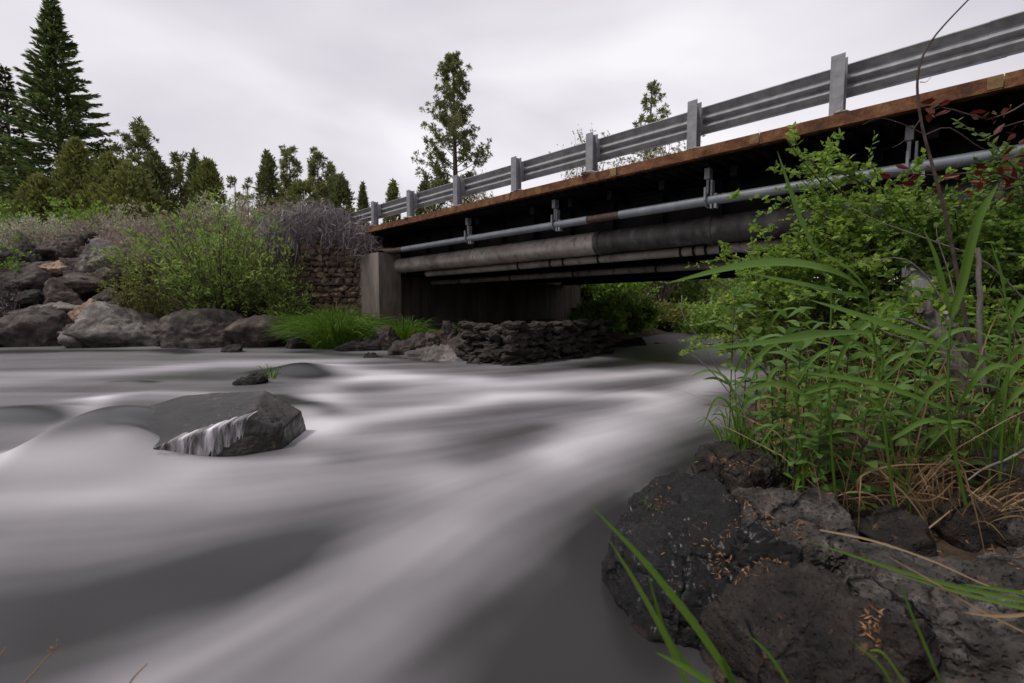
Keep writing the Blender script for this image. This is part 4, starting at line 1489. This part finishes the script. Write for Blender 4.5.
shrub('green leafy plant hanging in at the left picture edge', b, .6, top_h(0, 232, 15.2), 78, 'leaf_mid', name='leafy_shrub', group=G_S, stems=24, twigs=6, leaf=(.08, .15), width=.55, per=9)
b = gp(8, 14.3)
shrub('bare grey twiggy shrub behind the big dark boulder', b, .8, top_h(8, 282, 14.3), 79, 'dead_brush', name='bare_shrub', group=G_S, stems=40, twigs=9, leaf=(.05, .1), width=.15, per=4, bark='twig', stemr=.012)

# dead grey brush hanging over the gabions
rng = np.random.default_rng(90)
bx = at(325, 230, 14.9)
t_ = thing('dead_brush', (bx[0], 15.2, zt2), 'grey tangle of dead brush hanging over the gabion baskets', 'dead shrub')
mb = MB()
for i in range(3800):
    q = rng.uniform(0, 1)
    px = 270 + 104 * q
    yy = rng.uniform(14.35, 15.9)
    top = 240 - 24 * math.sin(math.pi * min(1, .12 + q * .95)) ** .7
    p0 = at(px, top + rng.uniform(0, 26) + 6 * math.sin(px * .35), yy)
    a = rng.uniform(0, 6.28)
    out_ = rng.uniform(.1, .55)
    d = np.array([math.cos(a) * out_, -abs(math.sin(a)) * out_ * .6, rng.uniform(-.1, .45)])
    drop = rng.uniform(.05, .7) * (1.9 if px < 298 and rng.random() < .6 else .7)
    w_ = rng.normal(size=(3, 3)) * .09
    mb.blade([p0, p0 + d * .5 + (0, 0, .12) + w_[0], p0 + d + w_[1], p0 + d * 1.25 + (0, -.05, -drop) + w_[2]], rng.uniform(.008, .022), n=rng.normal(size=3), rows=7, fold=.1)
part('branches', mb, M['dead_brush'], t_)

# grass tufts along the far shore
G_T = 'grass tufts along the far shore'
for k, (lab, px, Y, rm, h, nn, mt) in enumerate([
    ('large bright grass mound below the gabion baskets', 335, 13.1, 1.35, 1.35, 1500, 'grass'),
    ('grass mound left of the largest mound, at the willow foot', 302, 13.6, .9, 1.0, 560, 'grass'),
    ('leafy grass between the large mound and the abutment', 364, 12.8, .6, .6, 340, 'grass'),
    ('grass with dry heads at the abutment foot', 404, 12.8, .8, .85, 360, 'grass'),
    ('shaded grass tuft against the abutment wall', 462, 12.9, .5, .55, 200, 'grass'),
    ('small bright tuft on the shore rocks before the stone wall', 489, 10.1, .34, .30, 160, 'grass'),
    ('bright little tuft among the boulders of the rock slope', 93, 14.6, .5, .45, 260, 'grass'),
    ('tiny green tuft at the top of the rock slope', 69, 17.4, .45, .4, 160, 'grass'),
]):
    tuft(lab, gp(px, Y), rm, h, 200 + k, mt, nn, .018, group=G_T)
cst = at_z(263, 380, .08)
tuft('sparse tuft of thin blades on the little rock in the rapids', (cst[0], 6.85, .08), .14, .27, 230, 'grass', 22, .012, group=G_T)
b = at(262, 380, 6.9)

# rough grass covering the far bank
rng = np.random.default_rng(300)
n_ = 26000
X_, Y_ = rng.uniform(-24, -3.2, n_), rng.uniform(14.2, 30, n_)
sl = sdist(np.stack([X_, Y_], 1), LEFT, 1)
ok = (sl > 1.4) & (rng.random(n_) < np.clip((sl - 1) / 3, .15, 1)) & ~((X_ > -7.0) & (Y_ < 15.3))
X_, Y_ = X_[ok], Y_[ok]
Zg = ground_z(X_, Y_)
mb = MB()
mb.leaves(np.stack([X_, Y_, Zg - .02], 1), np.stack([rng.normal(size=len(X_)) * .4, rng.normal(size=len(X_)) * .4, np.ones(len(X_))], 1), rng.uniform(.2, .5, len(X_)), rng.uniform(.02, .05, len(X_)), rng)
solo('bank_grass', mb, M['grass_dull'], kind='stuff', label='dull dry grass covering the far bank between the shrubs', cat='grass')

n_ = 9000
X_, Y_ = rng.uniform(2, 14, n_), rng.uniform(14.5, 36, n_)
sl = sdist(np.stack([X_, Y_], 1), LEFT, 1)
ok = (sl > .3) & (np.stack([X_, Y_], 1) @ BV - B0 @ BV > 10.6)
X_, Y_ = X_[ok], Y_[ok]
Zg = ground_z(X_, Y_)
mb = MB()
mb.leaves(np.stack([X_, Y_, Zg - .02], 1), np.stack([rng.normal(size=len(X_)) * .5, rng.normal(size=len(X_)) * .5, np.ones(len(X_))], 1), rng.uniform(.25, .6, len(X_)), rng.uniform(.05, .14, len(X_)), rng)
solo('bank_grass', mb, M['leaf_mid'], kind='stuff', label='green rough growth covering the far bank upstream of the bridge', cat='grass')

# ------------------------------------------------------------------ greenery upstream beyond the bridge
G_P = 'bushes upstream beyond the bridge'
for lab, px, py, Y, rm, sd_, mt in [
    ('bright green bush filling the left of the opening under the bridge', 612, 250, 25, 2.4, 101, 'leaf_bright'),
    ('darker green bush beside the abutment under the bridge', 590, 262, 23.6, 1.5, 102, 'leaf_mid'),
    ('grey green bush in the middle of the opening under the bridge', 662, 240, 34, 3.4, 103, 'willow'),
    ('sage coloured bush farther upstream under the bridge', 640, 235, 40, 3.6, 104, 'sage'),
    ('dull green bush upstream above the dark shore stones', 690, 245, 33, 3.0, 105, 'willow'),
    ('low yellowish bush on the upstream shore', 655, 322, 22, 1.2, 106, 'willow_yellow'),
    ('round green bush on the upstream shore behind the stone wall end', 622, 298, 19, 1.3, 111, 'leaf_mid'),
    ('small green bush on the upstream shore close to the abutment', 598, 306, 17.5, .9, 112, 'leaf_bright'),
    ('low green bush on the upstream shore right of the yellowish one', 694, 306, 24, 1.6, 108, 'willow'),
    ('low green bush at the water upstream beside the near bank shrubs', 722, 312, 20, 1.5, 109, 'leaf_mid'),
    ('bright bush upstream half hidden by the low shrub sprays', 742, 292, 21, 1.6, 110, 'leaf_bright'),
    ('broad pale bush closing the view upstream', 725, 232, 44, 4.5, 107, 'willow'),
]:
    b = gp(px, Y)
    shrub(lab, b, rm, max(.9, top_h(px, py, Y)), sd_, mt, name='leafy_bush', group=G_P, stems=70, twigs=9, leaf=(.14, .26), width=.5, per=13, clump=.25, stemr=.02, low=.1)

# ------------------------------------------------------------------ near bank: shrubs in front of the bridge
G_N = 'shrubs on the near bank'


def spray_shrub(label, base, tips, seed, mat='leaf_bright', leaf=(.035, .06), nper=26, name='streamside_shrub', group=G_N, twig_len=.45, ntw=10):
    """arching branches from one base to given tips, leafy side twigs all along them"""
    rng = np.random.default_rng(seed)
    base = np.asarray(base, float)
    t_ = thing(name, base, label, 'shrub', group)
    st, fol = MB(), MB()
    for tip in tips:
        tip = np.asarray(tip, float)
        mid = (base + tip) / 2 + (0, 0, .18 * np.linalg.norm(tip - base)) + rng.normal(size=3) * .08
        pts = catmull([base + rng.normal(size=3) * (.06, .06, 0), mid, tip], 12)
        st.tube(pts, np.linspace(.010, .003, 12), 5, False)
        for j in range(ntw):
            s = rng.uniform(.35, 1) * 10.99
            k = int(s)
            q0 = pts[k] + (pts[k + 1] - pts[k]) * (s - k)
            dd = unit(unit(pts[k + 1] - pts[k]) * .7 + rng.normal(size=3) * (.7, .7, .35))
            tp_ = curve_pts(q0, dd, twig_len * rng.uniform(.4, 1), (0, 0, -.15), 4, rng, .5)
            st.tube(tp_, np.linspace(.003, .0012, 5), 3, False)
            s2 = rng.uniform(.05, 1.02, nper)
            k2 = np.minimum((s2 * 4).astype(int), 3)
            P = tp_[k2] + (tp_[k2 + 1] - tp_[k2]) * (s2 * 4 - k2)[:, None]
            D = unit(tp_[k2 + 1] - tp_[k2]) * .5 + rng.normal(size=(nper, 3)) * (.8, .8, .4)
            ln = rng.uniform(*leaf, nper)
            fol.leaves(P, D, ln, ln * .55, rng, fold=.08)
    part('branches', st, M['twig'], t_)
    part('foliage', fol, M[mat], t_)
    return t_


rng = np.random.default_rng(400)


def tips_in(n, x0, x1, y0, y1, Y0, Y1):
    return [at(rng.uniform(x0, x1), rng.uniform(y0, y1), rng.uniform(Y0, Y1)) for _ in range(n)]


spray_shrub('bright leafy shrub with top sprays over the grey conduit', gp(905, 4.2), tips_in(9, 785, 850, 140, 200, 3.6, 4.2) + tips_in(16, 780, 900, 195, 260, 3.5, 4.4) + tips_in(6, 850, 960, 182, 230, 3.6, 4.4), 401)
spray_shrub('bright leafy shrub with low sprays reaching left under the fat pipe', gp(850, 4.0), tips_in(16, 705, 790, 240, 300, 3.6, 4.6) + tips_in(16, 770, 900, 250, 310, 3.4, 4.3), 402)
spray_shrub('dense green shrub below the red leaved branch', gp(985, 4.0), tips_in(28, 890, 1040, 195, 300, 3.3, 4.3), 403, mat='leaf_mid')
spray_shrub('darker shrub at the right picture edge', gp(1060, 3.6), tips_in(18, 980, 1100, 150, 330, 3.0, 3.8), 404, mat='leaf_mid')
spray_shrub('pale shrub mass between the low sprays and the snag', gp(880, 4.8), tips_in(26, 740, 960, 285, 350, 4.2, 5.2), 405, mat='willow', leaf=(.03, .055))
spray_shrub('dull green bush behind the reed leaves at the water', gp(790, 5.6), tips_in(22, 700, 830, 295, 360, 4.8, 6.0), 406, mat='willow', leaf=(.04, .07))

spray_shrub('low leafy shrub in front of the stand-in white boulder', gp(935, 3.1), tips_in(16, 885, 990, 298, 345, 2.9, 3.3), 407, ntw=8)

# ------------------------------------------------------------------ near bank: undergrowth mass
n_ = 16000
rng = np.random.default_rng(500)
Yr = rng.uniform(1.9, 7.5, n_)
Xr = rng.uniform(.8, 8.5, n_)
sr = sdist(np.stack([Xr, Yr], 1), RIGHT, -1)
ok = (sr > .32) & (sr < 4.5) & (rng.random(n_) < np.clip((sr - .25) / 1.0, .03, 1)) & (rng.random(n_) < np.clip((Yr - 2.25) / 1.1, .02, 1))
Xr, Yr = Xr[ok], Yr[ok]
Zr = ground_z(Xr, Yr)
mb = MB()
for x_, y_, z_ in zip(Xr, Yr, Zr):
    hh = rng.uniform(.08, .42)
    k = int(rng.integers(4, 9))
    s = np.linspace(.25, 1, k)
    ln_ = rng.normal(size=2) * .12
    P = np.array([x_, y_, z_]) + np.stack([ln_[0] * s, ln_[1] * s, hh * s], 1)
    a = rng.uniform(0, 6.28, k)
    D = np.stack([np.cos(a), np.sin(a), rng.uniform(-.2, .7, k)], 1)
    ln = rng.uniform(.035, .10, k)
    mb.leaves(P, D, ln, ln * rng.uniform(.3, .55), rng, fold=.08)
solo('undergrowth', mb, M['leaf_mid'], kind='stuff', label='green leafy undergrowth covering the near bank', cat='undergrowth')
n_ = 3400
Yr = rng.uniform(1.7, 5.5, n_)
Xr = rng.uniform(.8, 6.0, n_)
sr = sdist(np.stack([Xr, Yr], 1), RIGHT, -1)
ok = (sr > .3) & (sr < 4)
mb = MB()
for x_, y_ in zip(Xr[ok], Yr[ok]):
    z_ = gz(x_, y_)
    p0 = np.array([x_, y_, z_])
    d = rng.normal(size=3) * .25
    h = rng.uniform(.05, .62) ** 1.3
    mb.blade([p0, p0 + d * .4 + (0, 0, h * .7), p0 + d * 1.1 + (0, 0, h * rng.uniform(.2, 1.1))], rng.uniform(.003, .007), n=rng.normal(size=3), rows=5, fold=.1)
solo('dead_stems', mb, M['dry_grass'], kind='stuff', label='tan dead stems and straw lying through the near bank undergrowth', cat='dead stems')
n_ = 9000
rng = np.random.default_rng(77)
Yr = rng.uniform(1.5, 4.6, n_)
Xr = rng.uniform(.7, 4.2, n_)
sr = sdist(np.stack([Xr, Yr], 1), RIGHT, -1)
ok = (sr > .2) & (sr < 3)
Xr, Yr = Xr[ok], Yr[ok]
mb = MB()
P = np.stack([Xr, Yr, ground_z(Xr, Yr) + .01 + .02 * rng.random(len(Xr))], 1)
mb.leaves(P, rng.normal(size=P.shape) * (1, 1, .3), rng.uniform(.02, .075, len(P)), rng.uniform(.003, .014, len(P)), rng)
solo('litter', mb, M['litter'], kind='stuff', label='brown leaf litter and bark bits on the near bank soil', cat='litter')


# ------------------------------------------------------------------ near bank: reeds with long leaves
def pix(pts, Y):
    """control points given as (px, py) or (px, py, Y)"""
    return [at(q_[0], q_[1], q_[2] if len(q_) > 2 else Y) for q_ in pts]


def reed(label, stem, Y, leaves_, group='tall broad bladed grasses on the near bank', sw_=.006):
    s = catmull(pix(stem, Y), 16)
    t_ = thing('reed_grass', s[0], label, 'grass plant', group)
    mb = MB()
    mb.tube(s, np.linspace(sw_, sw_ * .5, len(s)), 7)
    part('stem', mb, M['reed'], t_, True)
    for pts, w in leaves_:
        mb = MB()
        mb.blade(pix(pts, Y), w * 1.35, n=(.1, -.75, .65), rows=22, base=.5, fold=.22, peak=.45)
        part('leaf', mb, M['reed'], t_, True)
    return t_


reed('tall reed grass whose longest leaf points left under the bridge', [(894, 505), (885, 430), (875, 345), (866, 286)], 1.75, [
    ([(867, 290), (835, 271, 1.70), (789, 262, 1.66), (737, 266, 1.60), (664, 284, 1.52)], .030),
    ([(868, 298), (835, 291, 1.7), (800, 283, 1.65), (742, 272, 1.58)], .018),
    ([(866, 288), (855, 274, 1.72), (842, 264, 1.70), (812, 246, 1.68)], .016),
    ([(874, 332), (831, 333, 1.68), (782, 340, 1.62), (691, 351, 1.52)], .020),
    ([(876, 350), (830, 333, 1.70), (795, 336, 1.66), (765, 350, 1.63), (728, 402, 1.6)], .018)])
reed('slim reed grass whose top blade crosses the grey conduit', [(838, 522), (831, 440), (829, 360), (831, 296), (818, 256)], 1.9, [
    ([(822, 266), (802, 222), (792, 195), (777, 150)], .022),
    ([(830, 380), (850, 340, 1.88), (872, 322, 1.86), (900, 318, 1.84)], .016),
    ([(831, 420), (800, 392, 1.86), (770, 384, 1.82), (735, 396, 1.78)], .018)])
reed('tall reed grass with two upright leaves in a wide V', [(966, 505), (952, 440), (948, 400), (949, 345), (951, 316)], 1.65, [
    ([(951, 318), (945, 290), (934, 252), (922, 226)], .022),
    ([(951, 318), (962, 284), (978, 220), (999, 182)], .026),
    ([(949, 348), (912, 334, 1.62), (860, 315, 1.58), (807, 299, 1.55)], .024),
    ([(949, 410), (900, 391, 1.6), (860, 380, 1.56), (800, 372, 1.52)], .020),
    ([(950, 420), (975, 380, 1.6), (1000, 365, 1.6), (1030, 372, 1.6)], .014)])
reed('shorter reed grass leaning right at the picture edge', [(1000, 480), (1003, 420), (1010, 350), (1006, 300)], 1.9, [
    ([(1006, 302), (1000, 270), (990, 240)], .016),
    ([(1008, 330), (1025, 300), (1040, 290)], .018),
    ([(1004, 380), (975, 352), (950, 350)], .016),
    ([(1002, 410), (1024, 388), (1050, 395)], .016)])
reed('reed grass with low leaves just behind the grey topped rock', [(905, 500), (890, 440), (880, 395), (884, 360)], 1.9, [
    ([(884, 362), (870, 340), (850, 322)], .016),
    ([(884, 380), (910, 352), (922, 330)], .014),
    ([(886, 410), (845, 385), (800, 395)], .017),
    ([(890, 440), (930, 420), (975, 432)], .016),
    ([(892, 450), (850, 430), (806, 440)], .015)])


def auto_reed(label, px, Ytop, Y, seed, nl=6):
    rng = np.random.default_rng(seed)
    b, top = gp(px, Y), at(px + rng.normal() * 14, Ytop, Y)
    s = catmull([b, (b + top) / 2 + rng.normal(size=3) * .02, top], 16)
    t_ = thing('reed_grass', b, label, 'grass plant', 'tall broad bladed grasses on the near bank')
    mb = MB()
    mb.tube(s, np.linspace(.005, .002, 16), 7)
    part('stem', mb, M['reed'], t_, True)
    sgn = 1
    for i in range(nl):
        t = .25 + .75 * i / (nl - 1)
        p0 = s[min(15, int(t * 15))]
        sgn = -sgn
        d = np.array([sgn * rng.uniform(.5, 1), rng.uniform(-.7, .5), 0])
        ln = rng.uniform(.22, .42)
        mb = MB()
        mb.blade([p0, p0 + d * ln * .25 + (0, 0, ln * .4), p0 + d * ln * .65 + (0, 0, ln * .52), p0 + d * ln * 1.05 + (0, 0, ln * rng.uniform(.1, .45))], rng.uniform(.014, .024), n=(.1, -.7, .7), rows=16, base=.5, fold=.2, peak=.4)
        part('leaf', mb, M['reed'], t_, True)
    return t_


for row in [('broad bladed grass at the bank edge above the bright tuft', 752, 372, 2.35, 1), ('broad bladed grass in front of the bushy herb', 815, 385, 2.0, 2), ('broad bladed grass before the grey snag', 925, 372, 1.9, 3),
            ('broad bladed grass at the right edge before the bare branch', 1003, 372, 1.95, 4), ('broad bladed grass behind the tan dry tuft', 905, 345, 2.35, 5), ('broad bladed grass left of the wide leaved herb', 775, 330, 2.6, 6)]:
    auto_reed(row[0], row[1], row[2], row[3], 860 + row[4])


def herb(label, px, Ytop, Y, seed, Lf=.09, wf=.42, lean=0.0, mat='herb', pairs=8, group='leafy herbs on the near bank'):
    rng = np.random.default_rng(seed)
    b = gp(px, Y)
    top = at(px + lean, Ytop, Y)
    t_ = thing('leafy_herb', b, label, 'herb', group)
    s = catmull([b, (b + top) / 2 + rng.normal(size=3) * .02, top], 14)
    mb = MB()
    mb.tube(s, np.linspace(.0045, .002, 14), 6)
    part('stem', mb, M['twig'], t_, True)
    mb = MB()
    a0 = rng.uniform(0, 3)
    for i in range(pairs):
        t = .2 + .8 * i / (pairs - 1)
        k = min(int(t * 13), 12)
        p0 = s[k] + (s[k + 1] - s[k]) * (t * 13 - k) if k < 13 else s[13]
        sc_ = (1.1 - .55 * abs(t - .55) * 1.6)
        for h in (0, 1):
            a = a0 + i * 1.57 + h * 3.14 + rng.normal() * .25
            d = np.array([math.cos(a), math.sin(a), .35 + .9 * max(0, t - .7)])
            ln = Lf * sc_ * rng.uniform(.75, 1.15)
            mb.blade([p0, p0 + d * ln * .5 + (0, 0, .01), p0 + d * ln + (0, 0, -.22 * ln)], ln * wf, n=(rng.normal() * .2, rng.normal() * .2, 1), rows=8, base=.15, fold=.18, peak=.4)
    part('foliage', mb, M[mat], t_, True)
    return t_


for row in [
    ('leafy herb nearest the water, with a thin dark stem', 735, 295, 2.7, 0, .10),
    ('leafy herb second from the water, slightly taller', 757, 300, 2.6, 1, .10),
    ('leafy herb with wide leaves behind the long reed leaves', 787, 318, 2.4, 2, .12),
    ('broad leaved herb right of the wide leaved one', 812, 330, 2.3, 3, .11),
    ('bushy herb rising above the grey topped rock', 842, 378, 2.0, 4, .09),
    ('pale leaved herb beside the V shaped reed', 925, 338, 2.1, 5, .12),
    ('short herb under the pale leaved herb', 905, 392, 2.2, 6, .09),
    ('herb at the foot of the grey snag', 985, 330, 2.5, 7, .09),
    ('herb touching the right picture edge', 1018, 318, 2.3, 8, .10),
    ('small dark herb over the flat grey rock', 990, 400, 2.2, 9, .07),
    ('herb between the two tall reeds', 880, 345, 2.6, 10, .10),
    ('low herb at the bank edge above the blocky dark rock', 772, 392, 2.3, 11, .07),
    ('slender herb behind the wide leaved one', 800, 300, 3.0, 12, .10),
    ('wide leaved herb in the middle of the bank, low in front of the shrubs', 850, 330, 2.15, 20, .13),
    ('bright herb close behind the grey topped rock', 822, 400, 1.95, 21, .09),
    ('young herb between the dry tuft and the slim reed', 866, 415, 1.95, 22, .09),
    ('herb with long leaves left of the slim reed', 800, 350, 2.15, 23, .12),
    ('herb leaning over the bank edge beside the curved dry stem', 748, 345, 2.5, 24, .11),
    ('herb before the dead stick at the right', 972, 352, 2.0, 25, .10),
    ('tall herb left of the snag', 900, 310, 2.9, 13, .10),
    ('herb in the gap right of the dead stick', 1004, 285, 3.0, 14, .10),
]:
    lab, px, yt, Y, sd_, lf = row
    herb(lab, px, yt, Y, 600 + sd_, lf * 1.35, pairs=10)
# the thin herb standing on the rock crack
b = at(836, 520, 1.8)

# grasses
G_G = 'grass tufts on the near bank'
for k, (lab, px, py, Y, rm, h, nn, mt, w) in enumerate([
    ('bright grass tuft at the bank edge over the blocky dark rock', 742, 452, 2.45, .22, .34, 60, 'grass', .007),
    ('loose green grass tuft behind the grey topped rock', 785, 480, 2.2, .18, .34, 46, 'grass', .006),
    ('tan dry grass tuft hanging over the reddish stone', 950, 512, 1.95, .34, .26, 90, 'dry_grass', .006),
    ('tan dry grass tuft between the tall reeds', 895, 478, 2.1, .32, .22, 70, 'dry_grass', .006),
    ('green grass tuft at the foot of the V leaved reed', 968, 470, 2.1, .24, .38, 50, 'grass', .007),
    ('tiny mossy tuft growing on top of the wet black rock', 648, 512, 1.86, .05, .10, 22, 'grass', .004),
    ('dry orange tuft beside the mossy tuft on the wet rock', 655, 515, 1.85, .06, .07, 26, 'dry_grass', .004),
    ('thin grass tuft at the right edge near the small stones', 1010, 470, 2.0, .22, .4, 40, 'grass', .007),
    ('dry tuft at the bank edge behind the blocky rock', 790, 468, 2.35, .26, .2, 60, 'dry_grass', .005),
]):
    tuft(lab, at(px, py, Y), rm, h, 700 + k, mt, nn, w, group=G_G, rows=8)


def blades(label, cat, rows_, mat, name='grass_clump', group=None):
    mb = MB()
    for pts, Y, w in rows_:
        mb.blade(pix(pts, Y), w, n=(.15, -.8, .55), rows=16, base=.7, fold=.2, peak=.3)
    p0 = pix(rows_[0][0], rows_[0][1])[0]
    return solo(name, mb, M[mat], p0, smooth_=True, label=label, cat=cat, group=group)


blades('nearest grass clump leaning left over the wet black rock', 'grass', [
    ([(745, 700), (706, 640), (672, 595), (636, 552), (588, 503)], .80, .015),
    ([(700, 715), (672, 650), (640, 590), (606, 535)], .85, .012),
    ([(735, 700), (690, 670), (655, 652)], .78, .011),
    ([(716, 700), (670, 640), (655, 600), (648, 570)], .9, .008),
    ([(742, 700), (728, 670), (722, 655)], .8, .011)], 'reed')
blades('single green blade leaning left before the brown cracked rock', 'grass', [
    ([(800, 705), (780, 670), (765, 650), (745, 632)], .95, .008)], 'reed')
blades('pair of short green blades at the bottom picture edge', 'grass', [
    ([(900, 700), (880, 665), (850, 640)], .95, .007),
    ([(915, 700), (885, 655), (868, 650)], .98, .008)], 'reed')
blades('upright green blade standing before the pitted lava rock', 'grass', [
    ([(944, 690), (925, 645), (908, 605), (897, 572)], 1.0, .010)], 'reed')
blades('long green blades lying across the pitted lava rock', 'grass', [
    ([(1060, 608), (1000, 596), (930, 580), (860, 558), (805, 540)], 1.13, .011),
    ([(1060, 615), (1010, 605), (950, 590), (890, 572)], 1.10, .010),
    ([(1060, 600), (1005, 590), (960, 584)], 1.14, .010)], 'reed')
blades('long straw coloured stalks lying across the pitted lava rock', 'straw', [
    ([(1050, 645), (980, 610), (930, 580), (880, 552)], 1.10, .006),
    ([(820, 530), (870, 540), (930, 560), (1000, 590), (1040, 588)], 1.15, .005),
    ([(1050, 612), (1000, 616), (960, 612)], 1.08, .008)], 'dry_grass', name='straw_stalks')
blades('curled tan blades arching between the tall reeds', 'dry grass', [
    ([(865, 510), (858, 480), (890, 466), (952, 464)], 1.85, .009),
    ([(900, 540), (880, 500), (850, 492), (820, 505)], 1.9, .008),
    ([(940, 545), (910, 515), (905, 512), (900, 530)], 1.85, .008),
    ([(960, 470), (985, 520), (1000, 545)], 1.8, .008),
    ([(955, 480), (930, 500), (890, 495), (845, 500)], 1.85, .008),
    ([(880, 470), (910, 500), (935, 538)], 1.8, .010),
    ([(960, 480), (975, 500), (1005, 550)], 1.85, .007)], 'dry_grass', name='dry_grass_clump')
for lab, pts in [('dry stem with a seed head at the bottom left', [(18, 690), (38, 668), (55, 648)]), ('straight dry stem at the bottom, right of the seed head', [(124, 692), (135, 676), (147, 664)]), ('dry stem tip at the left picture corner', [(-14, 670), (-4, 660), (7, 647)])]:
    mb = MB()
    mb.tube(catmull(pix(pts, .9), 8), np.linspace(.0022, .0012, 8), 5)
    if 'seed' in lab.split('at')[0]:
        rng = np.random.default_rng(3)
        c0 = pix(pts, .9)[-1]
        mb.leaves(c0 + rng.normal(size=(24, 3)) * .005, rng.normal(size=(24, 3)), .008, .003, rng)
    # rooted on the near bank below the picture
    q = pix(pts, .9)[0]
    mb.tube(catmull([q, q + (.05, -.12, -.25), q + (.14, -.3, -q[2] - .25)], 8), .0024, 5)
    solo('dry_grass_stalk', mb, M['dry_grass'], q, label=lab, cat='dry stem', group='dry stems at the bottom left')

# ------------------------------------------------------------------ snag, stick, twig, red leaves
rng = np.random.default_rng(800)
sn = thing('weathered_snag', at(975, 402, 2.45), 'weathered grey broken snag leaning left among the green plants', 'dead wood')
mb = MB()
for pts, r0 in (([(985, 410), (960, 370), (940, 335), (926, 302)], .052), ([(972, 405), (950, 360), (932, 320), (920, 310)], .035), ([(980, 400), (972, 365), (955, 330), (945, 312)], .03)):
    c_ = catmull(pix(pts, 2.45), 20)
    c_ = c_ + rng.normal(size=c_.shape) * .004
    mb.tube(c_, r0 * np.linspace(1, .45, 20) * rng.uniform(.85, 1.15, 20), 9)
for pts, r0 in (([(930, 330), (905, 320), (890, 318)], .010), ([(945, 345), (915, 342), (880, 330), (872, 318)], .008), ([(985, 395), (1000, 375), (1003, 355)], .012), ([(985, 400), (995, 385), (997, 372)], .010)):
    mb.tube(catmull(pix(pts, 2.4), 10), np.linspace(r0, r0 * .3, 10), 6)
part('trunk', mb, M['deadwood'], sn, True)
mb = MB()
for i in range(150):
    p0 = at(980 + rng.normal() * 12, 400 + rng.normal() * 7, 2.42 + rng.normal() * .04)
    d = rng.normal(size=3) * (.07, .05, .045)
    mb.tube(catmull([p0, p0 + d * .5 + rng.normal(size=3) * .015, p0 + d], 5), [.005, .005, .004, .003, .002], 4, False)
tag(part('roots', mb, M['root'], sn), kind='stuff')
mb = MB()
mb.tube(catmull(pix([(983, 385), (980, 340), (979, 290), (978, 248)], 2.35), 14) + rng.normal(size=(14, 3)) * .002, np.linspace(.014, .010, 14), 8)
solo('dead_stick', mb, M['deadwood'], at(983, 385, 2.35), smooth_=True, label='straight upright dead grey stick right of the V leaved reed', cat='stick')
for lab, pts, Y, r0 in [
    ('pale curved dry stem at the water edge left of the herbs', [(756, 420), (720, 372), (700, 340), (683, 315), (682, 295)], 2.4, .004),
    ('pale dead stem slanting down beside the curved one', [(760, 440), (735, 400), (708, 368), (686, 350)], 2.2, .004),
    ('thin bleached twig standing left of the dead stick', [(955, 300), (948, 270), (938, 240), (936, 222)], 2.3, .003),
    ('long arching tan cane crossing the dense green shrub', [(1024, 300), (985, 262), (930, 240), (880, 222), (845, 205)], 3.0, .006),
    ('pale forked twig lying over the stand-in white boulder', [(945, 305), (925, 275), (900, 258), (862, 262), (846, 252)], 2.8, .005),
    ('bare branch at the right edge pointing down to the dry grass', [(1040, 440), (1010, 458), (985, 468), (968, 480)], 1.9, .007),
]:
    mb = MB()
    mb.tube(catmull(pix(pts, Y), 14), np.linspace(r0, r0 * .4, 14), 6)
    solo('dead_twig', mb, M['twig_grey'], pix(pts, Y)[0], smooth_=True, label=lab, cat='twig', group='dead twigs on the near bank')
tw = thing('bare_sapling', at(958, 330, 2.2), 'thin dark bare sapling curving up across the bridge to the sky', 'sapling')
mb = MB()
mb.tube(catmull(pix([(985, 420), (962, 300), (948, 225), (935, 175), (921, 120), (918, 75), (932, 40), (972, -4), (990, -20)], 2.2), 40), np.linspace(.009, .0025, 40), 7)
part('stem', mb, M['twig'], tw, True)
for pts, r0 in (([(920, 82), (926, 82), (931, 77)], .002), ([(925, 135), (905, 125), (880, 118), (862, 125)], .0025), ([(925, 135), (950, 128), (985, 150), (1010, 142)], .003), ([(920, 120), (905, 140), (892, 148)], .0025)):
    mb = MB()
    mb.tube(catmull(pix(pts, 2.2), 10), np.linspace(r0, r0 * .4, 10), 5)
    part('branch', mb, M['twig'], tw, True)
rl = thing('red_leaved_shrub', gp(1075, 2.9), 'dark red leaved branches reaching in from the right edge before the bridge', 'shrub')
mb, fb_ = MB(), MB()
rng = np.random.default_rng(820)
root = gp(1075, 2.9)
for pts in ([(1080, 60), (1030, 100), (990, 118), (945, 108), (930, 112)], [(1080, 160), (1030, 180), (990, 172), (940, 175), (880, 172)], [(1080, 200), (1030, 185), (1000, 190), (975, 187)],
            [(1090, 110), (1050, 115), (1020, 122), (1000, 128)], [(1090, 140), (1045, 150), (1018, 156), (1000, 162)]):
    c_ = catmull([root] + pix(pts, 2.7), 22)
    mb.tube(c_, np.linspace(.009, .002, 22), 5)
    for k in range(9, 22):
        if rng.random() < .42:
            nl = int(rng.integers(1, 4))
            d = rng.normal(size=(nl, 3)) * (.8, .5, .5) + (-.3, 0, -.1)
            fb_.leaves(c_[k] + rng.normal(size=(nl, 3)) * .03, d, rng.uniform(.045, .085, nl), rng.uniform(.025, .04, nl), rng, fold=.1)
for _ in range(24):
    p0 = at(rng.uniform(1000, 1080), rng.uniform(105, 190), rng.uniform(2.5, 3.0))
    fb_.leaves(p0[None], rng.normal(size=(1, 3)), rng.uniform(.045, .085), .035, rng, fold=.1)
part('branches', mb, M['twig'], rl, True)
part('foliage', fb_, M['red_leaf'], rl)
prock('rough grey rock in the bank under the red leaved branches', 1000, 1080, 145, 200, 4.4, 830, 'basalt_brown', name='rock')
